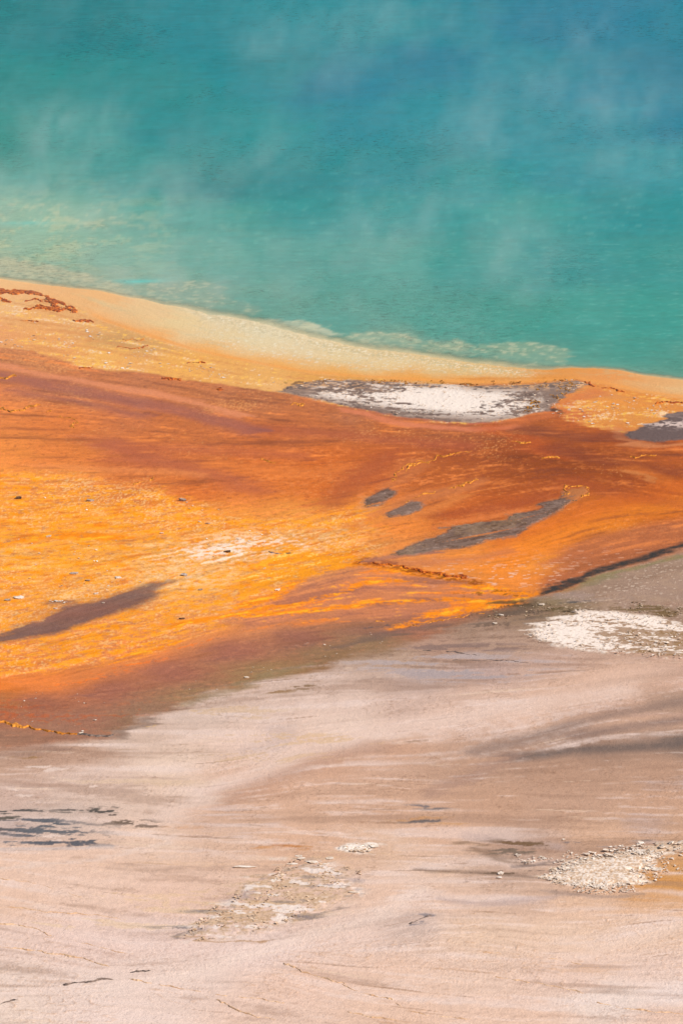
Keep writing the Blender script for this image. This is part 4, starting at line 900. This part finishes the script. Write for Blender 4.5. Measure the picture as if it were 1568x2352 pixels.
# ------------------------------------------------------------------ loose flakes and stones
def flake_mesh(name, seed, thick=.25, bend=.15, nside=8, mat=None):
    r = random.Random(seed)
    angs = sorted([(i + r.uniform(-.35, .35)) / nside * 2 * math.pi for i in range(nside)])
    rad = [r.uniform(.62, 1.1) for _ in angs]
    el = r.uniform(.55, .95)
    vs = [(0.0, 0.0, thick * .6)]; fs = []
    top = [(math.cos(a_) * q, math.sin(a_) * q * el, thick * r.uniform(.35, .6) + bend * q * q * math.cos(a_ + seed)) for a_, q in zip(angs, rad)]
    bot = [(x * .86, y * .86, zq - thick) for x, y, zq in top]
    vs += top + bot
    vs.append((0, 0, -thick * .8))
    n = nside
    for i in range(n):
        j = (i + 1) % n
        fs.append((0, 1 + i, 1 + j)); fs.append((1 + i, 1 + n + i, 1 + n + j, 1 + j)); fs.append((2 * n + 1, 1 + n + j, 1 + n + i))
    me = bpy.data.meshes.new(name); me.from_pydata(vs, [], fs); me.update()
    if mat: me.materials.append(mat)
    return me
def gz(x, y):
    return float(ground_fields(np.array([x]), np.array([y]))[2][0])
FL = [flake_mesh('sinter_flake', s, random.Random(s).uniform(.12, .3), .12, 7 + s % 3, M_WHITE) for s in range(12)]
def place(name, me, u, v, size, rz, label, cat, group=None, dz=0.0, tilt=(0, 0), sq=1.0, ysc=1.0):
    x, y = to_world(u, v); x, y = float(x), float(y)
    o = bpy.data.objects.new(name, me); COL.objects.link(o)
    o.location = (x, y, gz(x, y) + dz)
    o.rotation_euler = (tilt[0], tilt[1], rz); o.scale = (size, size * ysc, size * sq)
    tag(o, label, cat, group)
    return o
def inside(poly, n, r, edge=0):
    P = np.array(poly, float); out = []
    while len(out) < n:
        u = r.uniform(P[:, 0].min(), P[:, 0].max()); v = r.uniform(P[:, 1].min(), P[:, 1].max())
        if pdist(poly, np.array([u]), np.array([v]))[0] > edge: out.append((u, v))
    return out
r = random.Random(3)
pts = inside(HEAP, 190, r, -6)
for i, (u, v) in enumerate(pts):
    sz = .03 + .10 * r.random() ** 2.2
    place('sinter_flake', FL[i % 12], u, v, sz, r.uniform(0, 6.28), 'white sinter flake in the crumbled heap at lower right', 'sinter flake', 'flakes of the crumbled white heap', .012, (r.uniform(-.3, .3), r.uniform(-.3, .3)), .8)
pts = inside(HEAP_TAIL, 40, r, -4)
for i, (u, v) in enumerate(pts):
    place('sinter_flake', FL[i % 12], u, v, r.uniform(.04, .11), r.uniform(0, 6.28), 'white sinter flake strewn on the thin crust trailing behind the heap', 'sinter flake', 'flakes on the trailing crust', .04, (r.uniform(-.3, .3), r.uniform(-.3, .3)))
for i, (u, v, sz, ys, lb) in enumerate([
 (687,1972,.11,1.0,'thin white plate lying alone above the top of the broad tan crust'), (672,1990,.16,.7,'long ragged white plate along the upper edge of the broad tan crust'),
 (711,1984,.12,.7,'white plate with a dark gap behind it on top of the tan crust'), (758,1977,.13,1.0,'jagged white plate at the upper right corner of the tan crust'),
 (745,2002,.13,.9,'white plate below the jagged corner plate of the tan crust'), (632,2035,.26,1.6,'largest pale plate in the upper half of the broad tan crust'),
 (696,2066,.13,1.9,'white irregular plate right of the centre of the tan crust'), (682,2058,.09,1.0,'small white plate touching the irregular plate of the tan crust'),
 (751,2061,.16,.9,'white plate near the right side of the broad tan crust'), (696,2099,.10,1.3,'small round white plate low on the right of the tan crust'),
 (615,2117,.10,1.3,'small white plate in the lower middle of the tan crust'), (574,2095,.24,.35,'long thin white ledge plate left of the middle of the tan crust'),
 (606,2056,.09,1.6,'small white plate left of the middle of the tan crust'), (704,2012,.08,1.4,'round whitish plate under the long upper plates of the tan crust'),
 (535,2134,.20,1.0,'pale smooth plate in the lower left of the broad tan crust'), (450,2150,.18,.9,'pale plate near the left tip of the broad tan crust')]):
    place('sinter_plate', flake_mesh('sinter_plate', 300 + i, .3, .08, 11, M_WHITE), u, v, sz, r.uniform(-.15, .15), lb, 'sinter plate', 'plates on the broad tan crust', .006, (r.uniform(-.04, .06), r.uniform(-.04, .04)), .22, ys)
for i, (u, v, sz) in enumerate([(805,1953,.17), (850,1949,.20), (826,1957,.15)]):
    place('sinter_plate', flake_mesh('sinter_plate', 330 + i, .3, .1, 11, M_WHITE), u, v, sz, r.uniform(-.2, .2), ['left', 'right', 'middle'][i] + ' white plate of the small mound above the broad tan crust', 'sinter plate', 'plates of the small white mound', .02, (.06, 0), .3, 1.2)
pts = inside(SMALL_CRUST, 9, r, -3)
for i, (u, v) in enumerate(pts):
    place('sinter_flake', FL[i % 12], u, v, r.uniform(.04, .13), r.uniform(-.3, .3), 'white sinter flake on the small mound above the tan crust', 'sinter flake', 'flakes of the small white mound', .02, (r.uniform(-.12, .12), r.uniform(-.12, .12)), .5, 1.8)
NAMED = [  # u, v, half width in metres, squash, y scale, material, name, label, category, tilt
 (44,1150,.13,1.3,.8,M_DARKROCK,'rock','dark brown rock alone on the orange mat near the left edge','rock'),
 (522,1273,.11,1.5,.8,M_DARKROCK,'rock','small dark brown rock on the white salt of the orange mat','rock'),
 (208,1156,.17,.8,.9,M_GREYROCK,'slab','grey slab with white top on the upper orange mat','slab'),
 (421,1155,.15,1.4,.9,M_GREYROCK,'slab','leaning grey slab where the orange mat meets the rust mat','slab'),
 (44,1379,.16,.8,.8,M_WHITE,'slab','pale slab left of the pebble cluster on the orange mat','slab'),
 (18,1384,.10,.6,.8,M_GREYROCK,'slab','grey slab near the left edge beside the pale slab','slab'),
 (222,1370,.09,.9,.8,M_WHITE,'stone','white stone at the upper edge of the grey silt wedge','stone'),
 (129,1404,.07,1,.8,M_WHITE,'stone','white stone just below the pebble cluster','stone'),
 (237,1391,.05,1,.8,M_WHITE,'stone','tiny white stone inside the grey silt wedge','stone'),
 (202,1339,.09,.7,.8,M_GREYROCK,'slab','grey slab above the right half of the pebble cluster','slab'),
 (272,1333,.12,.8,.9,M_WHITE,'slab','white and grey slab above the grey silt wedge','slab'),
 (424,1327,.12,.8,.9,M_GREYROCK,'slab','grey slab right of the tip of the silt wedge','slab'),
 (170,1323,.14,.7,.9,M_GREYROCK,'slab','long grey slab in the middle of the lower orange mat','slab'),
 (113,1237,.09,.9,.9,M_WHITE,'stone','white stone on the deep orange streak at left','stone'),
 (372,1230,.08,.9,.9,M_WHITE,'stone','white stone in the centre of the orange mat','stone'),
 (478,1208,.09,.9,.9,M_WHITE,'stone','white stone at the right of the orange mat, uppermost of its pair','stone'),
 (458,1204,.06,.9,.9,M_WHITE,'stone','small white stone left of the uppermost pair on the orange mat','stone'),
 (91,1276,.05,.9,.9,M_WHITE,'stone','tiny white stone low on the orange mat at left','stone'),
 (638,1360,.09,.9,.9,M_WHITE,'stone','white stone in the pinkish lower flow left of the bright orange','stone'),
 (460,1360,.08,.9,.9,M_GREYROCK,'stone','grey stone right of the tip of the silt wedge, below the slab','stone'),
 (418,1427,.12,.6,.9,M_DARKROCK,'slab','flat dark slab on the pale orange lower mat','slab'),
 (1151,1419,.10,1,.9,M_WHITE,'stone','lone white stone below the bright orange flow','stone'),
 (1243,1395,.09,1,.9,M_WHITE,'stone','white stone at the tip where bright orange meets grey','stone'),
 (1136,1438,.08,.8,.9,M_WHITE,'stone','pale flat stone left of the white crust','stone'),
 (1293,1935,.05,1,.9,M_WHITE,'stone','lone white pebble behind the crumbled heap','stone'),
 (1148,2013,.10,1,.9,M_WHITE,'stone','white stone, upper of the pair left of the crumbled heap','stone'),
 (1146,2022,.08,.7,.9,M_WHITE,'stone','white stone, lower of the pair left of the crumbled heap','stone'),
 (1490,1984,.10,.8,.9,M_WHITE,'flake','white flat flake alone right of the crumbled heap','sinter flake'),
 (1508,2005,.14,.7,.9,M_WHITE,'flake','long white flake at the right tip of the crumbled heap','sinter flake'),
 (1245,2023,.10,1,.9,M_WHITE,'flake','white flake forming the left tip of the crumbled heap','sinter flake'),
 (187,1691,.07,1,.9,M_WHITE,'stone','larger white stone at the end of the bottom left orange rim','stone'),
 (190,1686,.04,1,.9,M_WHITE,'stone','smaller white stone behind the larger one on the bottom left rim','stone'),
 (219,1660,.05,1,.9,M_WHITE,'stone','white pebble on the brown mat above the orange rim','stone'),
 (567,1562,.09,.8,.9,M_WHITE,'stone','white stone on the olive edge of the brown mat','stone'),
 (812,2057,.16,.4,.6,M_WHITE,'plate','long white plate at the right end of the broad tan crust','sinter plate'),
 (720,1988,.14,.5,.9,M_WHITE,'plate','white plate at the top of the broad tan crust','sinter plate'),
 (745,1992,.12,.4,.8,M_WHITE,'plate','white plate on the right side of the broad tan crust top','sinter plate'),
 (693,1987-8,.12,.4,.8,M_WHITE,'plate','white plate left above the broad tan crust','sinter plate'),
 (560,1998,.30,.2,.4,M_WHITE,'plate','long thin white plate along the upper left of the tan crust','sinter plate'),
]
for i, (u, v, sz, sq, ys, mt, nm, lb, ct) in enumerate(NAMED):
    me = flake_mesh(nm, 50 + i, .45 if mt is not M_WHITE else .4, .1, 9, mt)
    place(nm, me, u, v, sz, r.uniform(-.3, .3), lb, ct, None, .02, (r.uniform(-.1, .15), r.uniform(-.12, .12)), sq, ys)
# pebble cluster on the orange mat
for i in range(14):
    place('pebble', FL[i % 12], 138 + r.gauss(0, 10), 1388 + r.gauss(0, 1.4), r.uniform(.03, .06), r.uniform(0, 6), 'white pebble of the small cluster on the lower left orange mat', 'pebble', 'pebble cluster on the orange mat', .02)

# crumbs too many to count
def scatter_stuff(name, spots, label, mat, smin, smax, lift=.01, tiltm=.4, sq=1.0):
    base = [flake_mesh('x', 900 + s, .3, .12, 6) for s in range(6)]
    arr = []
    for b_ in base:
        co = np.array([v_.co[:] for v_ in b_.vertices]); tris = []
        for p in b_.polygons:
            vi = list(p.vertices)
            for q in range(1, len(vi) - 1): tris.append((vi[0], vi[q], vi[q + 1]))
        arr.append((co, np.array(tris))); bpy.data.meshes.remove(b_)
    sp = np.array(spots); x, y = to_world(sp[:, 0], sp[:, 1])
    zz = ground_fields(x, y)[2]
    V = []; T = []; off = 0
    for i in range(len(sp)):
        co, tr = arr[i % 6]
        s = smin + (smax - smin) * rng.random() ** 2.2; a_ = rng.random() * 6.28; ca, sa = math.cos(a_), math.sin(a_)
        tx, ty = rng.uniform(-tiltm, tiltm, 2)
        c = co * s; c = np.column_stack([c[:, 0] * ca - c[:, 1] * sa, c[:, 0] * sa + c[:, 1] * ca, c[:, 2] * sq])
        c[:, 2] += c[:, 0] * tx + c[:, 1] * ty
        V.append(c + [x[i], y[i], zz[i] + lift * s / smax + lift * .5]); T.append(tr + off); off += len(co)
    me = np_mesh(name, np.concatenate(V), np.concatenate(T), None, False)
    o = link(name, me, None, mat); tag(o, label, None, None, 'stuff'); return o
def cand(n, poly):
    P = np.array(poly, float)
    u = rng.uniform(P[:, 0].min(), P[:, 0].max(), n); v = rng.uniform(P[:, 1].min(), P[:, 1].max(), n)
    k = pdist(poly, u, v) > 0
    return u[k], v[k]
def pick(poly, n, scale, th, seed):
    u, v = cand(n * 8, poly); x, y = to_world(u, v)
    k = fbm(x / scale, y / (scale * 2.2), seed, 3) > th
    return np.column_stack([u[k], v[k]])[:n]
band_poly = [(-60,745),(100,742),(200,755),(300,785),(420,828),(560,858),(700,872),(690,905),(600,897),(500,880),(425,872),(350,855),(250,850),(190,840),(125,820),(50,802),(-60,800)]
right_band = [(1250,955),(1310,925),(1400,905),(1500,925),(1568,940),(1480,972),(1420,995),(1320,975)]
orange_poly = [(-60,1110),(200,1120),(450,1150),(700,1200),(760,1230),(640,1320),(420,1330),(200,1370),(-60,1430)]
brown_poly = [(-60,1600),(300,1590),(600,1520),(800,1460),(1200,1400),(1100,1430),(760,1520),(500,1590),(330,1650),(-60,1710)]
ring = [(x, y) for x, y in HEAP]
scatter_stuff('sinter_crumbs', np.concatenate([pick(HEAP, 1500, .5, -.4, 501), pick([(1300,1960),(1568,1935),(1568,2010),(1500,2030),(1440,2060),(1250,2035)], 900, .5, .0, 502), pick([(1310,2040),(1450,2040),(1470,2054),(1380,2062),(1320,2056)], 260, .4, -.2, 524), pick([(1180,1968),(1250,1975),(1300,1978),(1290,1992),(1200,1990)], 120, .4, -.1, 525)]),
              'white sinter crumbs covering and surrounding the lower right heap', M_WHITE, .010, .05, .022, .25, .6)
scatter_stuff('sinter_crumbs', np.concatenate([pick(MID_CRUST, 700, .6, .0, 503), pick(SMALL_CRUST, 120, .4, -.5, 504)]), 'tan crumbs of broken sinter on the broad lower crust', mat_noise('tan_crumb', (176,140,104), (238,214,190), 8), .015, .05, .02)
scatter_stuff('sinter_crumbs', np.concatenate([pick(band_poly, 230, 1.0, .2, 505), pick(right_band, 90, .7, .1, 506)]), 'white sinter crumbs speckling the yellow band below the pool rim', M_WHITE, .02, .08, .01, .2, .4)
scatter_stuff('sinter_crumbs', np.concatenate([pick(orange_poly, 120, 1.0, .1, 507), pick([(450,1290),(500,1225),(640,1215),(640,1260)], 40, .6, .0, 510), pick(brown_poly, 110, .8, .15, 508)]), 'small white crumbs scattered over the orange and brown mats', M_WHITE, .015, .05, .01, .3, .7)
scatter_stuff('sinter_crumbs', np.concatenate([pick(WHITE_ISLE, 320, .8, .05, 511), pick(RIGHT_CRUST, 500, .8, .0, 512)]), 'sinter crumbs on the white island and the white right hand crust', mat_noise('warm_crumb', (206,176,146), (250,238,226), 8), .02, .055, .04, .3, .8)
scatter_stuff('sinter_crumbs', np.concatenate([pick([(1240,890),(1330,882),(1300,910),(1270,940),(1200,955)], 160, .6, .0, 520), pick([(690,875),(1200,880),(1320,872),(1320,880),(1100,890),(700,884)], 170, .5, .12, 521)]), 'dark olive brown crumbs along the top and right end of the white island', mat_noise('olive_crumb', (120,76,34), (214,150,60), 8), .02, .06, .03, .3, 1.1)
scatter_stuff('sinter_crumbs', np.concatenate([pick([(1180,1385),(1260,1390),(1340,1400),(1300,1416),(1200,1420),(1050,1440),(1080,1420)], 160, .6, .05, 522), pick([(1420,1385),(1568,1400),(1600,1430),(1520,1425),(1440,1410)], 140, .5, .05, 523)]), 'brown and pale crumbs on the grey ground above the right hand crust', mat_noise('brown_crumb', (110,84,50), (226,200,172), 6), .015, .045, .01, .3, .8)

# ------------------------------------------------------------------ steam
PUFFS = [(150,300,75,60,1),(70,430,110,45,1.0),(400,450,60,60,.8),(870,50,110,40,0.62),(640,90,60,40,0.31),(740,160,70,40,0.31),(1200,190,90,50,0.50),(1430,240,90,60,0.56),(1130,290,60,50,.5),(1430,360,110,50,0.50),
 (850,540,60,80,.7),(600,620,170,50,.7),(1180,600,70,80,.7),(1050,480,110,50,.5),(250,560,160,50,.6),(1330,80,70,50,0.37),(350,640,120,30,.5),(960,720,160,30,.35),(560,370,80,60,.5),(1000,330,80,60,.3)]
def build_steam():
    ng = bpy.data.node_groups.new('steam', 'GeometryNodeTree')
    ng.interface.new_socket('Geometry', in_out='INPUT', socket_type='NodeSocketGeometry')
    ng.interface.new_socket('Geometry', in_out='OUTPUT', socket_type='NodeSocketGeometry')
    out = ng.nodes.new('NodeGroupOutput')
    vc = ng.nodes.new('GeometryNodeVolumeCube')
    vc.inputs['Min'].default_value = (-24, 176, 0.0); vc.inputs['Max'].default_value = (26, 300, 6.0)
    vc.inputs['Resolution X'].default_value = 210; vc.inputs['Resolution Y'].default_value = 200; vc.inputs['Resolution Z'].default_value = 26
    L = ng.links.new
    pos = ng.nodes.new('GeometryNodeInputPosition')
    # wind shears the wisps to the right with height
    sep = ng.nodes.new('ShaderNodeSeparateXYZ'); L(pos.outputs[0], sep.inputs[0])
    def math_(op, a_, b_=None):
        n = ng.nodes.new('ShaderNodeMath'); n.operation = op
        for i_, q in enumerate((a_, b_)):
            if q is None: continue
            if isinstance(q, (int, float)): n.inputs[i_].default_value = q
            else: L(q, n.inputs[i_])
        return n.outputs[0]
    xs_ = math_('SUBTRACT', sep.outputs[0], math_('MULTIPLY', sep.outputs[2], .35))
    cmb = ng.nodes.new('ShaderNodeCombineXYZ'); L(xs_, cmb.inputs[0]); L(math_('MULTIPLY', sep.outputs[1], .5), cmb.inputs[1]); L(math_('MULTIPLY', sep.outputs[2], .8), cmb.inputs[2])
    no = ng.nodes.new('ShaderNodeTexNoise'); no.inputs['Scale'].default_value = .62; no.inputs['Detail'].default_value = 5.0; no.inputs['Roughness'].default_value = .62; no.inputs['Distortion'].default_value = 1.2
    L(cmb.outputs[0], no.inputs['Vector'])
    tot = None
    for (u, v, ru, rv, st) in PUFFS:
        zc = 1.3
        x, y = to_world(u, v, zc); x, y = float(x), float(y)
        m_per = (y * CP + H_CAM * SP) / F
        sx, sz, sy = ru * 1.6 * m_per, max(rv * 1.3 * m_per, .6), max(ru * m_per, rv * m_per) * 2.4
        vm = ng.nodes.new('ShaderNodeVectorMath'); vm.operation = 'SUBTRACT'
        L(pos.outputs[0], vm.inputs[0]); vm.inputs[1].default_value = (x, y, zc)
        v2_ = ng.nodes.new('ShaderNodeVectorMath'); v2_.operation = 'MULTIPLY'
        L(vm.outputs[0], v2_.inputs[0]); v2_.inputs[1].default_value = (1 / sx, 1 / sy, 1 / sz)
        ln_ = ng.nodes.new('ShaderNodeVectorMath'); ln_.operation = 'DOT_PRODUCT'
        L(v2_.outputs[0], ln_.inputs[0]); L(v2_.outputs[0], ln_.inputs[1])
        e = math_('MULTIPLY', math_('POWER', 2.71828, math_('MULTIPLY', ln_.outputs['Value'], -1.0)), st / sy * 1.9)
        tot = e if tot is None else math_('ADD', tot, e)
    nz = math_('MAXIMUM', math_('MULTIPLY', math_('SUBTRACT', no.outputs[0], .42), 7.0), 0.0)
    wisps = math_('MULTIPLY', math_('MAXIMUM', math_('SUBTRACT', no.outputs[0], .48), 0.0), .34)
    # fade to nothing at the ceiling and on all sides of the grid
    top = math_('MAXIMUM', math_('SUBTRACT', 1.0, math_('POWER', math_('DIVIDE', sep.outputs[2], 5.6), 2.0)), 0.0)
    den = math_('MULTIPLY', math_('ADD', math_('MULTIPLY', tot, nz), wisps), top)
    L(math_('MULTIPLY', den, STEAM_K), vc.inputs['Density'])
    sm_ = ng.nodes.new('GeometryNodeSetMaterial')
    m = bpy.data.materials.new('steam'); m.use_nodes = True; t = m.node_tree; t.nodes.remove(t.nodes['Principled BSDF'])
    pv = t.nodes.new('ShaderNodeVolumePrincipled'); pv.inputs['Color'].default_value = (.86, .94, .92, 1); pv.inputs['Density'].default_value = 1.0; pv.inputs['Anisotropy'].default_value = .1
    t.links.new(pv.outputs[0], t.nodes['Material Output'].inputs['Volume'])
    sm_.inputs['Material'].default_value = m
    L(vc.outputs[0], sm_.inputs['Geometry']); L(sm_.outputs[0], out.inputs[0])
    me = bpy.data.meshes.new('steam'); me.from_pydata([(-24, 176, 0), (26, 176, 0), (26, 300, 0), (-24, 300, 0)], [], [(0, 1, 2, 3)])
    me.materials.append(m)
    o = link('steam', me); md_ = o.modifiers.new('steam', 'NODES'); md_.node_group = ng
    tag(o, 'thin white steam drifting over the hot pool', kind='stuff')
STEAM_K = 0.15
build_steam()
